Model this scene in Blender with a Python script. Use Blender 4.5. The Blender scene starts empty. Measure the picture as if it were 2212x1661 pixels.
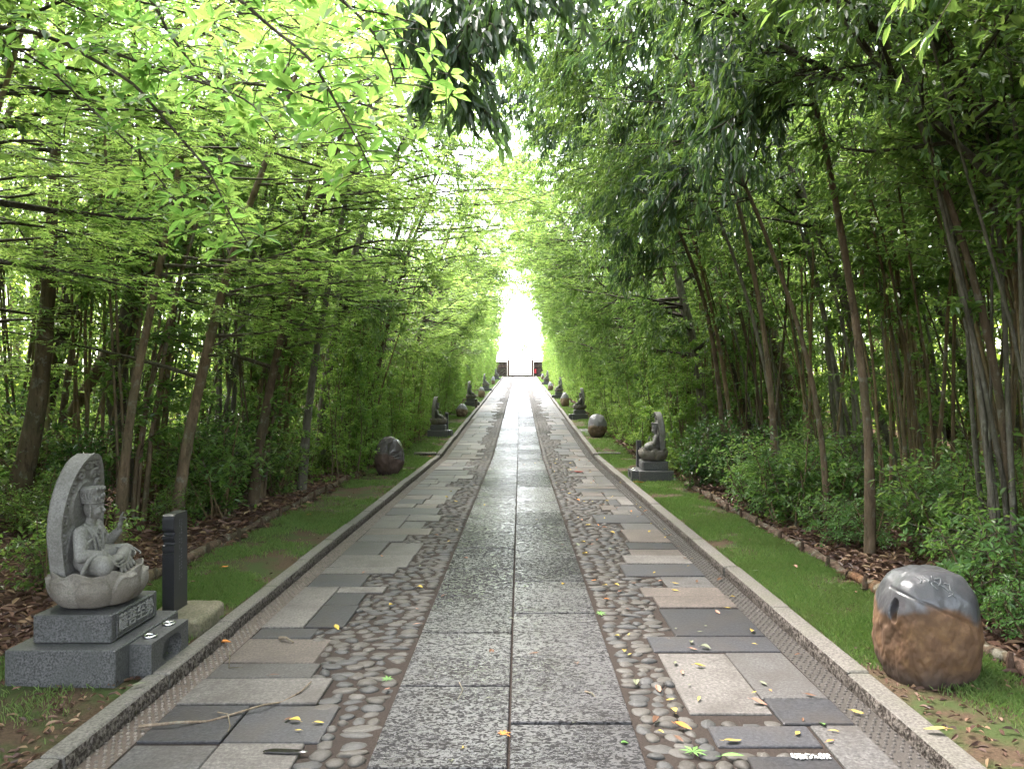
import bpy, bmesh, math, random
import numpy as np
from mathutils import Vector, Matrix
R = math.radians
rng = np.random.default_rng(11)
random.seed(11)
scene = bpy.context.scene
col = scene.collection

# ------------------------------------------------------------------ camera, sky, sun, exposure
cam_data = bpy.data.cameras.new('camera')
cam_data.sensor_width = 36.0
cam_data.lens = 26.85
cam_data.shift_x = -0.0077
cam_data.shift_y = 0.0070
cam_data.clip_start = 0.05
cam_data.clip_end = 3000
cam = bpy.data.objects.new('camera', cam_data)
cam.location = (0, 0, 1.6)
cam.rotation_euler = (R(90), 0, 0)
col.objects.link(cam)
scene.camera = cam

SUN_EL, SUN_AZ = 62.0, -38.0        # azimuth: degrees from +Y (ahead), negative = to the left
world = bpy.data.worlds.new('World')
scene.world = world
world.use_nodes = True
wn = world.node_tree.nodes
sky = wn.new('ShaderNodeTexSky')
sky.sky_type = 'NISHITA'
sky.sun_disc = False
sky.sun_elevation = R(SUN_EL)
sky.sun_rotation = R(SUN_AZ)
sky.air_density = 1.0
sky.dust_density = 3.0
sky.ozone_density = 0.6
wn['Background'].inputs['Strength'].default_value = 0.15
hs = wn.new('ShaderNodeHueSaturation')      # thin bright cloud: the blue is washed out
hs.inputs['Saturation'].default_value = 0.40
world.node_tree.links.new(sky.outputs[0], hs.inputs['Color'])
world.node_tree.links.new(hs.outputs[0], wn['Background'].inputs['Color'])
sun_data = bpy.data.lights.new('sun', 'SUN')
sun_data.energy = 1.4
sun_data.angle = R(35)
sun_data.color = (1.0, 0.92, 0.86)
sun = bpy.data.objects.new('sun', sun_data)
sd = Vector((math.sin(R(SUN_AZ)) * math.cos(R(SUN_EL)), math.cos(R(SUN_AZ)) * math.cos(R(SUN_EL)), math.sin(R(SUN_EL))))
sun.rotation_euler = sd.to_track_quat('Z', 'Y').to_euler()
sun.location = (-20, 20, 40)
col.objects.link(sun)
vs = scene.view_settings
vs.view_transform = 'Standard'
vs.look = 'None'
vs.gamma = 1
vs.exposure = 3.82
cy = scene.cycles
cy.max_bounces = 9
cy.diffuse_bounces = 5
cy.glossy_bounces = 3
cy.transmission_bounces = 6
cy.use_denoising = True
cy.sample_clamp_indirect = 6.0
cy.caustics_reflective = False
cy.caustics_refractive = False

# ------------------------------------------------------------------ helpers
def unit(a):
    return a / np.maximum(np.linalg.norm(a, axis=-1, keepdims=True), 1e-9)

def hash3(i, j, k, s):
    n = (i * 374761393 + j * 668265263 + k * 2147483647 + s * 974634777) & 0xFFFFFFFF
    n = ((n ^ (n >> 13)) * 1274126177) & 0xFFFFFFFF
    return ((n ^ (n >> 16)) & 0xFFFF) / 65535.0

def vnoise(p, scale=1.0, seed=0):
    p = np.asarray(p, float) * scale
    i = np.floor(p).astype(np.int64)
    f = p - i
    f = f * f * (3 - 2 * f)
    out = 0
    for a in (0, 1):
        for b in (0, 1):
            for c in (0, 1):
                w = (f[:, 0] if a else 1 - f[:, 0]) * (f[:, 1] if b else 1 - f[:, 1]) * (f[:, 2] if c else 1 - f[:, 2])
                out = out + w * hash3(i[:, 0] + a, i[:, 1] + b, i[:, 2] + c, seed)
    return out * 2 - 1

def fbm(p, scale, seed=0, octv=3):
    return sum(vnoise(p, scale * 2 ** o, seed + o * 7) * 0.5 ** o for o in range(octv))

class MB:
    """collects vertices and faces, then links them as ONE mesh object"""
    def __init__(self):
        self.v, self.f, self.m, self.n = [], [], [], 0
    def add(self, verts, faces, mat=0):
        verts = np.asarray(verts, np.float32).reshape(-1, 3)
        faces = np.asarray(faces, np.int64)
        if len(faces) == 0:
            return
        self.v.append(verts)
        self.f.append(faces + self.n)
        self.m.append(np.full(len(faces), mat, np.int32))
        self.n += len(verts)
    def mesh(self, name, mats, smooth=False):
        me = bpy.data.meshes.new(name)
        if not self.v:
            return me
        v = np.concatenate(self.v)
        me.vertices.add(len(v))
        me.vertices.foreach_set('co', v.ravel())
        loops = np.concatenate([f.ravel() for f in self.f])
        sizes = np.concatenate([np.full(len(f), f.shape[1], np.int64) for f in self.f])
        starts = np.concatenate([[0], np.cumsum(sizes)[:-1]])
        me.loops.add(len(loops))
        me.loops.foreach_set('vertex_index', loops.astype(np.int32))
        me.polygons.add(len(sizes))
        me.polygons.foreach_set('loop_start', starts.astype(np.int32))
        try:
            me.polygons.foreach_set('loop_total', sizes.astype(np.int32))
        except Exception:
            pass
        me.polygons.foreach_set('material_index', np.concatenate(self.m))
        me.polygons.foreach_set('use_smooth', np.full(len(sizes), bool(smooth)))
        for m in (mats if isinstance(mats, (list, tuple)) else [mats]):
            me.materials.append(m)
        me.update(calc_edges=True)
        me.validate()
        return me
    def build(self, name, mats, parent=None, smooth=False):
        return obj(name, self.mesh(name, mats, smooth), parent)
    # shapes
    def box(self, x0, x1, y0, y1, z0, z1, mat=0, bev=0.0):
        if bev <= 0:
            v = [(x, y, z) for z in (z0, z1) for y in (y0, y1) for x in (x0, x1)]
            self.add(v, [(0, 2, 3, 1), (4, 5, 7, 6), (0, 1, 5, 4), (2, 6, 7, 3), (0, 4, 6, 2), (1, 3, 7, 5)], mat)
            return
        b = bev
        v = []
        for z, i in ((z0, b), (z0 + b, 0), (z1 - b, 0), (z1, b)):
            # octagonal ring with small chamfers
            v += [(x0 + i + b, y0 + i, z), (x1 - i - b, y0 + i, z), (x1 - i, y0 + i + b, z), (x1 - i, y1 - i - b, z),
                  (x1 - i - b, y1 - i, z), (x0 + i + b, y1 - i, z), (x0 + i, y1 - i - b, z), (x0 + i, y0 + i + b, z)]
        q = []
        for r in range(3):
            for k in range(8):
                q.append((r * 8 + k, r * 8 + (k + 1) % 8, r * 8 + 8 + (k + 1) % 8, r * 8 + 8 + k))
        self.add(v, q, mat)
        self.f.append(np.array([tuple(range(7, -1, -1)), tuple(range(24, 32))]) + self.n - 32)
        self.m.append(np.full(2, mat, np.int32))
    def tube(self, pts, rad, sides=6, mat=0, cap=True):
        pts = np.asarray(pts, float)
        n = len(pts)
        rad = np.broadcast_to(np.asarray(rad, float), (n,))
        t = unit(np.gradient(pts, axis=0))
        ref = np.array([0.0, 0.0, 1.0]) if abs(t[0, 2]) < 0.8 else np.array([1.0, 0.0, 0.0])
        u = np.zeros_like(t)
        cur = ref
        for i in range(n):
            cur = cur - t[i] * np.dot(cur, t[i])
            cur = cur / max(np.linalg.norm(cur), 1e-9)
            u[i] = cur
        w = np.cross(t, u)
        a = np.linspace(0, 2 * np.pi, sides, endpoint=False)
        v = pts[:, None] + rad[:, None, None] * (np.cos(a)[None, :, None] * u[:, None] + np.sin(a)[None, :, None] * w[:, None])
        i, k = np.meshgrid(np.arange(n - 1), np.arange(sides), indexing='ij')
        k2 = (k + 1) % sides
        q = np.stack([i * sides + k, i * sides + k2, (i + 1) * sides + k2, (i + 1) * sides + k], -1).reshape(-1, 4)
        self.add(v.reshape(-1, 3), q, mat)
        if cap:
            self.add(v[-1], [tuple(range(sides))], mat)
            self.add(v[0], [tuple(range(sides - 1, -1, -1))], mat)
    def sphere(self, c, r, seg=12, rings=8, mat=0, rot=None):
        th = np.linspace(0, np.pi, rings + 1)[1:-1]
        ph = np.linspace(0, 2 * np.pi, seg, endpoint=False)
        s = np.stack([np.outer(np.sin(th), np.cos(ph)), np.outer(np.sin(th), np.sin(ph)), np.outer(np.cos(th), np.ones(seg))], -1).reshape(-1, 3)
        s = np.concatenate([s, [[0, 0, 1], [0, 0, -1]]]) * np.broadcast_to(np.asarray(r, float), (3,))
        if rot is not None:
            s = s @ np.asarray(rot).T
        s = s + np.asarray(c, float)
        nr = rings - 1
        i, k = np.meshgrid(np.arange(nr - 1), np.arange(seg), indexing='ij')
        k2 = (k + 1) % seg
        q = np.stack([i * seg + k, (i + 1) * seg + k, (i + 1) * seg + k2, i * seg + k2], -1).reshape(-1, 4)
        self.add(s, q, mat)
        kk = np.arange(seg)
        self.n -= len(s)
        # pole triangles share the same verts
        self.f.append(np.stack([np.full(seg, nr * seg), kk, (kk + 1) % seg], -1) + self.n)
        self.m.append(np.full(seg, mat, np.int32))
        self.f.append(np.stack([np.full(seg, nr * seg + 1), (nr - 1) * seg + (kk + 1) % seg, (nr - 1) * seg + kk], -1) + self.n)
        self.m.append(np.full(seg, mat, np.int32))
        self.n += len(s)
    # leaves: pos, direction, normal (N,3), length and width (N,)
    def leaves(self, pos, d, n, L, W, fold=0.18, curl=0.15, mat=0):
        if len(pos) == 0:
            return
        N = len(pos)
        L = np.broadcast_to(L, (N,))[:, None]
        W = np.broadcast_to(W, (N,))[:, None]
        d = unit(d)
        s = unit(np.cross(d, n))
        n = np.cross(s, d)
        b = pos
        tip = pos + d * L - n * curl * L
        l1 = pos + d * L * .32 + s * W * .48 + n * fold * W
        r1 = pos + d * L * .32 - s * W * .48 + n * fold * W
        l2 = pos + d * L * .68 + s * W * .40 + n * (fold * W - curl * .45 * L)
        r2 = pos + d * L * .68 - s * W * .40 + n * (fold * W - curl * .45 * L)
        v = np.stack([b, l1, l2, tip, r2, r1], 1).reshape(-1, 3)
        k = np.arange(N)[:, None] * 6
        self.add(v, np.concatenate([k + np.array([0, 3, 2, 1]), k + np.array([0, 5, 4, 3])]), mat)
    def palmate(self, pos, d, n, L, lobes=5, mat=0, spread=52, droop=0.12, wid=17):
        """star shaped maple leaves"""
        if len(pos) == 0:
            return
        N = len(pos)
        L = np.broadcast_to(L, (N,))[:, None]
        d = unit(d)
        s = unit(np.cross(d, n))
        n = np.cross(s, d)
        V, Q = [], []
        k = np.arange(N)[:, None] * (lobes * 4)
        h = lobes // 2
        for i in range(-h, h + 1):
            a = R(i * spread)
            ln = L * (1.0 - 0.16 * i * i / max(h, 1) * (1 if h > 1 else .6))
            wa = R(wid)
            def dirv(an):
                return d * math.cos(an) + s * math.sin(an)
            V += [pos, pos + dirv(a - wa) * ln * .5, pos + dirv(a) * ln - n * droop * ln, pos + dirv(a + wa) * ln * .5]
            o = (i + h) * 4
            Q.append(k + np.array([o, o + 1, o + 2, o + 3]))
        self.add(np.stack(V, 1).reshape(-1, 3), np.concatenate(Q), mat)

def obj(name, me, parent=None):
    o = bpy.data.objects.new(name, me)
    col.objects.link(o)
    if parent is not None:
        o.parent = parent
    return o

def thing(name, label, cat, loc=(0, 0, 0), rz=0.0, group=None, scale=None):
    o = bpy.data.objects.new(name, None)
    o.empty_display_size = 0.1
    col.objects.link(o)
    o.location = loc
    o.rotation_euler = (0, 0, rz)
    if scale is not None:
        o.scale = scale if isinstance(scale, (tuple, list)) else (scale,) * 3
    return tag(o, label, cat, group)

def tag(o, label, cat, group=None):
    o['label'] = label
    o['category'] = cat
    if group:
        o['group'] = group
    return o

def kind(o, k='structure', label=None):
    o['kind'] = k
    if label:
        o['label'] = label
    return o

def dup(root, loc, rz, label=None, group=None, scale=None):
    r = root.copy()
    col.objects.link(r)
    r.location = loc
    r.rotation_euler = (0, 0, rz)
    if scale is not None:
        r.scale = scale if isinstance(scale, (tuple, list)) else (scale,) * 3
    if label:
        r['label'] = label
    if group:
        r['group'] = group
    elif 'group' in r:
        del r['group']
    for ch in list(root.children):
        c = ch.copy()
        col.objects.link(c)
        c.parent = r
        for g in ch.children:
            d = g.copy()
            col.objects.link(d)
            d.parent = c
    return r

BREAK, SLOPE, END = 18.5, 0.0467, 90.0
KL, KR = -1.90, 1.775          # path edges at the kerbs
def G(y):
    y = np.asarray(y, float)
    return np.clip(y - BREAK, 0, END - BREAK) * SLOPE
def verge(x, y):
    """lawn and forest floor height beside the path"""
    x = np.asarray(x, float)
    ax = np.abs(x)
    rise = np.clip(ax - 2.9, 0, 12) * 0.045
    return G(y) + 0.05 + rise
def P(px, py, z):
    """point at depth z seen at photo position (2212 px wide frame)"""
    return np.array([(px - 1123) / 1650 * z, z, 1.6 - (py - 846) / 1650 * z])

# ------------------------------------------------------------------ materials
def new_mat(name):
    m = bpy.data.materials.new(name)
    m.use_nodes = True
    nt = m.node_tree
    b = nt.nodes['Principled BSDF']
    return m, nt, b
def nd(nt, t, **kw):
    n = nt.nodes.new(t)
    for k, v in kw.items():
        setattr(n, k, v)
    return n
def ramp(nt, src, stops, interp='LINEAR'):
    r = nd(nt, 'ShaderNodeValToRGB')
    r.color_ramp.interpolation = interp
    e = r.color_ramp.elements
    while len(e) < len(stops):
        e.new(0.5)
    for el, (p, c) in zip(e, stops):
        el.position = p
        el.color = (c[0], c[1], c[2], 1) if not isinstance(c, (int, float)) else (c, c, c, 1)
    nt.links.new(src, r.inputs[0])
    return r.outputs[0]
def noise(nt, scale, detail=3.0, rough=0.55, vec=None, dist=0.0):
    n = nd(nt, 'ShaderNodeTexNoise')
    n.inputs['Scale'].default_value = scale
    n.inputs['Detail'].default_value = detail
    n.inputs['Roughness'].default_value = rough
    n.inputs['Distortion'].default_value = dist
    if vec is not None:
        nt.links.new(vec, n.inputs['Vector'])
    return n.outputs['Fac']
def mix(nt, fac, a, b, mode='MIX'):
    m = nd(nt, 'ShaderNodeMix', data_type='RGBA', blend_type=mode)
    for sock, val in ((m.inputs[0], fac), (m.inputs[6], a), (m.inputs[7], b)):
        if isinstance(val, (int, float)):
            sock.default_value = val if sock is m.inputs[0] or sock == m.inputs[0] else (val, val, val, 1)
        elif isinstance(val, (tuple, list)):
            sock.default_value = (val[0], val[1], val[2], 1)
        else:
            nt.links.new(val, sock)
    return m.outputs[2]
def math_n(nt, op, a, b=None, clamp=False):
    m = nd(nt, 'ShaderNodeMath', operation=op)
    m.use_clamp = clamp
    for i, val in enumerate((a, b)):
        if val is None:
            continue
        if isinstance(val, (int, float)):
            m.inputs[i].default_value = val
        else:
            nt.links.new(val, m.inputs[i])
    return m.outputs[0]
def bump(nt, b, height, strength=0.3, dist=0.01):
    bn = nd(nt, 'ShaderNodeBump')
    bn.inputs['Strength'].default_value = strength
    bn.inputs['Distance'].default_value = dist
    nt.links.new(height, bn.inputs['Height'])
    nt.links.new(bn.outputs[0], b.inputs['Normal'])
def objvec(nt):
    return nd(nt, 'ShaderNodeTexCoord').outputs['Object']
def island(nt):
    return nd(nt, 'ShaderNodeNewGeometry').outputs['Random Per Island']

def leaf_mat(name, cols, trans, tfac=0.45, rough=0.42, spec=0.5, hue_obj=0.25):
    """cols: ramp of reflected colours over random leaf; trans: ramp of transmitted colours"""
    m, nt, b = new_mat(name)
    ri = island(nt)
    oi = nd(nt, 'ShaderNodeObjectInfo').outputs['Random']
    tot = math_n(nt, 'ADD', math_n(nt, 'MULTIPLY', ri, 1 - hue_obj), math_n(nt, 'MULTIPLY', oi, hue_obj))
    k = len(cols)
    c = ramp(nt, tot, [(i / max(k - 1, 1), cols[i]) for i in range(k)])
    k2 = len(trans)
    t = ramp(nt, tot, [(i / max(k2 - 1, 1), trans[i]) for i in range(k2)])
    nt.links.new(c, b.inputs['Base Color'])
    b.inputs['Roughness'].default_value = rough
    b.inputs['Specular IOR Level'].default_value = spec
    tr = nd(nt, 'ShaderNodeBsdfTranslucent')
    nt.links.new(t, tr.inputs['Color'])
    ms = nd(nt, 'ShaderNodeMixShader')
    ms.inputs[0].default_value = tfac
    nt.links.new(b.outputs[0], ms.inputs[1])
    nt.links.new(tr.outputs[0], ms.inputs[2])
    nt.links.new(ms.outputs[0], nt.nodes['Material Output'].inputs['Surface'])
    return m

def stone_mat(name, stops, scale=180.0, rough=0.6, spec=0.4, bstr=0.25, bdist=0.002, blotch=0.25, blotch_scale=6.0, blotch_col=(0.05, 0.05, 0.04), per_island=0.0):
    m, nt, b = new_mat(name)
    v = objvec(nt)
    f = noise(nt, scale, 2.0, 0.7, v)
    c = ramp(nt, f, stops)
    g = noise(nt, blotch_scale, 4.0, 0.6, v)
    g2 = ramp(nt, g, [(0.42, 0.0), (0.72, 1.0)])
    c = mix(nt, math_n(nt, 'MULTIPLY', g2, blotch), c, blotch_col)
    if per_island:
        ri = island(nt)
        sc = ramp(nt, ri, [(0.0, 1 - per_island), (1.0, 1 + per_island)])
        c = mix(nt, 1.0, c, sc, 'MULTIPLY')
    nt.links.new(c, b.inputs['Base Color'])
    b.inputs['Roughness'].default_value = rough
    b.inputs['Specular IOR Level'].default_value = spec
    bump(nt, b, math_n(nt, 'ADD', f, math_n(nt, 'MULTIPLY', g, 2.0)), bstr, bdist)
    return m

M = {}
M['leaf_dark'] = leaf_mat('evergreen_leaf', [(.032, .068, .022), (.050, .098, .028), (.072, .125, .036), (.10, .145, .045)], [(.14, .25, .05), (.22, .36, .07), (.32, .44, .10)], 0.46, 0.30, 0.5)
M['leaf_mid'] = leaf_mat('thicket_leaf', [(.032, .080, .018), (.052, .115, .025), (.075, .145, .032), (.10, .16, .038)], [(.14, .26, .05), (.25, .40, .08), (.36, .49, .11)], 0.46, 0.34, 0.5)
M['leaf_maple'] = leaf_mat('maple_leaf', [(.050, .130, .016), (.075, .170, .020), (.11, .20, .026)], [(.27, .46, .10), (.38, .56, .13), (.50, .63, .16)], 0.55, 0.45, 0.35)
M['leaf_chestnut'] = leaf_mat('broad_leaf', [(.045, .12, .014), (.070, .165, .018), (.095, .19, .022)], [(.12, .28, .06), (.22, .42, .085), (.29, .48, .105), (.40, .52, .13)], 0.55, 0.40, 0.4)
M['leaf_hang'] = leaf_mat('hanging_leaf', [(.028, .058, .028), (.044, .082, .036), (.062, .10, .042)], [(.09, .18, .05), (.15, .26, .07)], 0.36, 0.30, 0.6)
M['leaf_camellia'] = leaf_mat('camellia_leaf', [(.022, .056, .020), (.034, .078, .026), (.052, .10, .032)], [(.09, .20, .04), (.15, .28, .05)], 0.35, 0.22, 0.5)
M['leaf_hedge'] = leaf_mat('hedge_leaf', [(.045, .115, .022), (.07, .155, .028), (.105, .19, .035), (.14, .20, .045)], [(.18, .34, .05), (.30, .46, .08), (.42, .56, .12)], 0.46, 0.36, 0.45)
M['leaf_sunlit'] = leaf_mat('sunlit_leaf', [(.06, .13, .02), (.10, .17, .03), (.14, .19, .04)], [(.34, .52, .06), (.46, .62, .09), (.58, .66, .12)], 0.55, 0.45, 0.4)  # paler, more translucent leaves: sunlight on the far woods put into the colour
M['leaf_low'] = leaf_mat('undergrowth_leaf', [(.045, .11, .028), (.068, .15, .036), (.095, .18, .045)], [(.17, .32, .06), (.26, .42, .09)], 0.42, 0.36, 0.45)

def bark_mat(name, a, b_, c_, scale=14.0):
    m, nt, b = new_mat(name)
    v = objvec(nt)
    mp = nd(nt, 'ShaderNodeMapping')
    mp.inputs['Scale'].default_value = (1, 1, 0.28)
    nt.links.new(v, mp.inputs['Vector'])
    f = noise(nt, scale, 5, 0.65, mp.outputs[0])
    g = noise(nt, 2.3, 3, 0.6, v)
    c = ramp(nt, f, [(0.3, a), (0.55, b_), (0.75, c_)])
    c = mix(nt, math_n(nt, 'MULTIPLY', ramp(nt, g, [(0.45, 0.0), (0.65, 1.0)]), 0.45), c, (.075, .085, .045))
    oi = nd(nt, 'ShaderNodeObjectInfo').outputs['Random']
    c = mix(nt, 1.0, c, ramp(nt, oi, [(0, .7), (1, 1.25)]), 'MULTIPLY')
    nt.links.new(c, b.inputs['Base Color'])
    b.inputs['Roughness'].default_value = 0.85
    b.inputs['Specular IOR Level'].default_value = 0.2
    lich = noise(nt, 9, 5, .7, v)
    c2 = mix(nt, math_n(nt, 'MULTIPLY', ramp(nt, lich, [(0.56, 0.0), (0.64, 1.0)]), .55), c, (.20, .20, .165))
    c2 = mix(nt, math_n(nt, 'MULTIPLY', ramp(nt, noise(nt, 17, 4, .7, mp.outputs[0]), [(0.36, 1.0), (0.46, 0.0)]), .6), c2, [k * .4 for k in a])
    nt.links.new(c2, b.inputs['Base Color'])
    bump(nt, b, f, 0.8, 0.03)
    return m
M['bark'] = bark_mat('brown_bark', (.070, .048, .032), (.132, .094, .062), (.21, .155, .105))
M['bark_dark'] = bark_mat('dark_bark', (.045, .034, .029), (.085, .066, .056), (.14, .112, .095))
M['bark_pale'] = bark_mat('pale_bark', (.12, .095, .05), (.20, .16, .085), (.28, .23, .13), 9.0)
M['bark_grey'] = bark_mat('grey_bark', (.08, .07, .055), (.14, .125, .10), (.21, .19, .155), 18.0)
M['stem'] = bark_mat('thin_stem_bark', (.10, .070, .040), (.175, .125, .070), (.25, .19, .11), 20.0)
M['twig'] = bark_mat('twig_bark', (.035, .028, .020), (.06, .048, .034), (.09, .075, .05), 30.0)
# ------------------------------------------------------------------ path, kerbs, lawn, ground
def slab_material():
    m, nt, b = new_mat('chiselled_slab')
    v = objvec(nt)
    mp = nd(nt, 'ShaderNodeMapping')
    mp.inputs['Scale'].default_value = (0.8, 1.25, 1)
    nt.links.new(v, mp.inputs['Vector'])
    f = noise(nt, 50, 2.0, 0.55, mp.outputs[0], 1.1)
    w = noise(nt, 1.3, 3, 0.6, v)
    ri = island(nt)
    th = math_n(nt, 'ADD', f, math_n(nt, 'MULTIPLY', math_n(nt, 'SUBTRACT', w, 0.5), 0.16))
    th = math_n(nt, 'ADD', th, math_n(nt, 'MULTIPLY', math_n(nt, 'SUBTRACT', ri, 0.5), 0.05))
    top = ramp(nt, th, [(0.475, 0.0), (0.545, 1.0)])
    c = mix(nt, top, (.012, .0112, .0122), (.068, .064, .068))
    fine = noise(nt, 400, 1, 0.5, v)
    c = mix(nt, 0.2, c, ramp(nt, fine, [(0.3, (.01, .01, .01)), (0.7, (.13, .13, .13))]), 'MIX')
    c = mix(nt, 1.0, c, ramp(nt, ri, [(0.0, (.66, .66, .68)), (0.5, (.95, .95, .95)), (1.0, (1.30, 1.28, 1.27))]), 'MULTIPLY')
    stain = noise(nt, 3.1, 5, 0.65, v)
    c = mix(nt, math_n(nt, 'MULTIPLY', ramp(nt, stain, [(0.5, 0.0), (0.68, 1.0)]), .55), c, (.022, .019, .017))
    nt.links.new(c, b.inputs['Base Color'])
    wet = ramp(nt, w, [(0.35, 0.20), (0.65, 0.36)])
    # wet chisel tops shine, the pits between them stay dull
    nt.links.new(mix(nt, top, 0.85, wet), b.inputs['Roughness'])
    nt.links.new(mix(nt, top, 0.06, 0.52), b.inputs['Specular IOR Level'])
    bump(nt, b, top, 0.28, 0.003)
    return m
M['slab'] = slab_material()
def flag_mat(name, a, c, rough=0.55):
    return stone_mat(name, [(0.30, [k * .55 for k in a]), (0.5, a), (0.72, c)], 62, rough, 0.28, 0.5, 0.004, 0.75, 3.4, (.045, .038, .034), 0.25)
M['flag_light'] = flag_mat('light_flagstone', (.100, .091, .085), (.168, .154, .145))
M['flag_mid'] = flag_mat('grey_flagstone', (.066, .062, .061), (.115, .109, .106))
M['flag_dark'] = flag_mat('slate_flagstone', (.034, .0335, .038), (.058, .057, .063), 0.5)
M['flag_brown'] = flag_mat('brown_flagstone', (.080, .065, .057), (.132, .108, .095))
FM = [M['flag_light'], M['flag_mid'], M['flag_dark'], M['flag_brown']]
M['mortar'] = stone_mat('wet_mortar', [(0.3, (.018, .014, .012)), (0.7, (.042, .032, .027))], 90, 0.85, 0.12, 0.5, 0.006, 0.5, 2.5, (.025, .02, .018))
def cobble_material():
    m, nt, b = new_mat('river_cobble')
    ri = island(nt)
    c = ramp(nt, ri, [(0.0, (.027, .028, .030)), (0.25, (.046, .047, .049)), (0.45, (.056, .049, .042)), (0.62, (.070, .061, .052)), (0.8, (.038, .032, .027)), (1.0, (.094, .086, .077))])
    f = noise(nt, 120, 3, 0.6, objvec(nt))
    c = mix(nt, 0.45, c, ramp(nt, f, [(0.3, (.022, .021, .019)), (0.75, (.094, .087, .080))]))
    nt.links.new(c, b.inputs['Base Color'])
    b.inputs['Roughness'].default_value = 0.6
    b.inputs['Specular IOR Level'].default_value = 0.22
    bump(nt, b, f, 0.4, 0.003)
    return m
M['cobble'] = cobble_material()
M['dimple_left'] = stone_mat('brown_dimpled_concrete', [(0.3, (.052, .037, .030)), (0.7, (.10, .075, .061))], 140, 0.55, 0.4, 0.4, 0.003, 0.4, 5, (.06, .045, .035))
M['dimple_right'] = stone_mat('grey_dimpled_concrete', [(0.3, (.026, .022, .020)), (0.7, (.070, .061, .055))], 140, 0.5, 0.4, 0.4, 0.003, 0.5, 5, (.03, .026, .022))
M['nub'] = stone_mat('worn_concrete_nub', [(0.3, (.08, .064, .053)), (0.7, (.16, .136, .117))], 140, 0.5, 0.5, 0.2, 0.002, 0.3, 7, (.07, .055, .045), 0.3)
M['kerb'] = stone_mat('kerb_granite', [(0.32, (.058, .052, .046)), (0.68, (.165, .150, .136))], 70, 0.75, 0.3, 0.5, 0.003, 0.55, 2.6, (.095, .095, .065), 0.12)
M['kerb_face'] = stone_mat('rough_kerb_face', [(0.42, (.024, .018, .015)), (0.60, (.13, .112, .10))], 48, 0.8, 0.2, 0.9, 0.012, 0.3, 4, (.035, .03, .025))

def lift(mb):
    for v in mb.v:
        v[:, 2] += G(v[:, 1]).astype(np.float32)
    return mb

def strip_sheet(x0, x1, y0, y1, dz, step=1.5, fx=None):
    ys = np.unique(np.concatenate([np.arange(y0, y1, step), [y1], [BREAK] if y0 < BREAK < y1 else []]))
    xs = np.linspace(x0, x1, fx or 2)
    X, Y = np.meshgrid(xs, ys)
    Z = np.full_like(X, dz)
    n = len(xs)
    i, k = np.meshgrid(np.arange(len(ys) - 1), np.arange(n - 1), indexing='ij')
    q = np.stack([i * n + k, i * n + k + 1, (i + 1) * n + k + 1, (i + 1) * n + k], -1).reshape(-1, 4)
    mb = MB()
    mb.add(np.stack([X, Y, Z], -1).reshape(-1, 3), q)
    return mb

kind(lift(strip_sheet(KL - .05, KR + .05, -8, END, -0.010)).build('path', M['mortar']))
# centre slabs, two columns with staggered joints
mb = MB()
SX0, SXM, SX1 = -0.655, -0.05, 0.545
for (x0, x1, off) in ((SX0, SXM, 4.13), (SXM, SX1, 3.667)):
    y = off - 0.91 * 12
    while y < END - .6:
        j = rng.normal(0, .0025, 2)
        ln = 0.91
        mb.box(x0 + .006, x1 - .006, y + .010, y + ln - .010, -0.05, 0.012 + rng.normal(0, .0015), 0, 0.004)
        y += ln
mb.box(SX0, SX1, END - .55, END - .02, -.05, .010, 0, .004)
kind(lift(mb).build('slab_pavement', M['slab']))

# flagstones: (x inner, x outer, y near, y far, tone); tone 0 light, 1 grey, 2 slate, 3 brown
FL, FR = -1.755, 1.612
left = [(-0.98, -1.36, 2.9, 3.47, 0), (-1.37, FL, 2.9, 3.47, 1), (-0.915, -1.36, 3.49, 3.89, 2), (-1.37, FL, 3.49, 3.89, 2), (-1.04, FL, 3.91, 4.25, 0), (-1.17, FL, 4.27, 4.50, 1),
        (-1.22, FL, 4.52, 4.95, 3), (-1.36, FL, 4.97, 5.17, 2), (-1.475, FL, 5.19, 6.25, 0), (-1.20, -1.465, 5.19, 5.70, 2), (-1.22, -1.465, 5.72, 6.06, 2), (-1.09, -1.465, 6.08, 6.25, 0),
        (-1.31, FL, 6.27, 6.69, 2), (-1.10, FL, 6.71, 6.94, 0), (-1.03, FL, 6.96, 7.48, 0), (-1.02, -1.38, 7.50, 8.15, 0), (-1.39, FL, 7.50, 8.15, 1), (-1.25, FL, 8.17, 8.55, 1), (-1.02, FL, 8.57, 8.95, 3),
        (-1.16, -1.42, 8.97, 9.45, 1), (-1.43, FL, 8.97, 9.9, 0), (-1.0, -1.42, 9.47, 9.9, 0), (-1.08, FL, 9.92, 10.5, 2)]
right = [(1.385, FR, 2.9, 3.66, 1), (0.99, 1.375, 2.9, 3.35, 2), (0.89, 1.375, 3.45, 3.66, 2), (1.27, FR, 3.68, 3.97, 2), (0.845, 1.26, 3.80, 4.69, 0), (1.27, FR, 3.99, 4.69, 1), (0.83, FR, 4.71, 4.99, 2),
         (1.02, FR, 5.01, 5.63, 2), (1.03, FR, 5.65, 5.95, 3), (0.98, FR, 5.97, 6.24, 3), (1.22, FR, 6.26, 6.62, 1), (0.92, FR, 6.64, 7.09, 2), (0.99, FR, 7.11, 7.45, 0), (1.1, FR, 7.47, 7.77, 3),
         (1.12, FR, 7.79, 8.1, 2), (1.17, FR, 8.12, 8.85, 3), (1.22, FR, 8.87, 9.3, 1), (0.95, FR, 9.32, 9.9, 2)]
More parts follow.
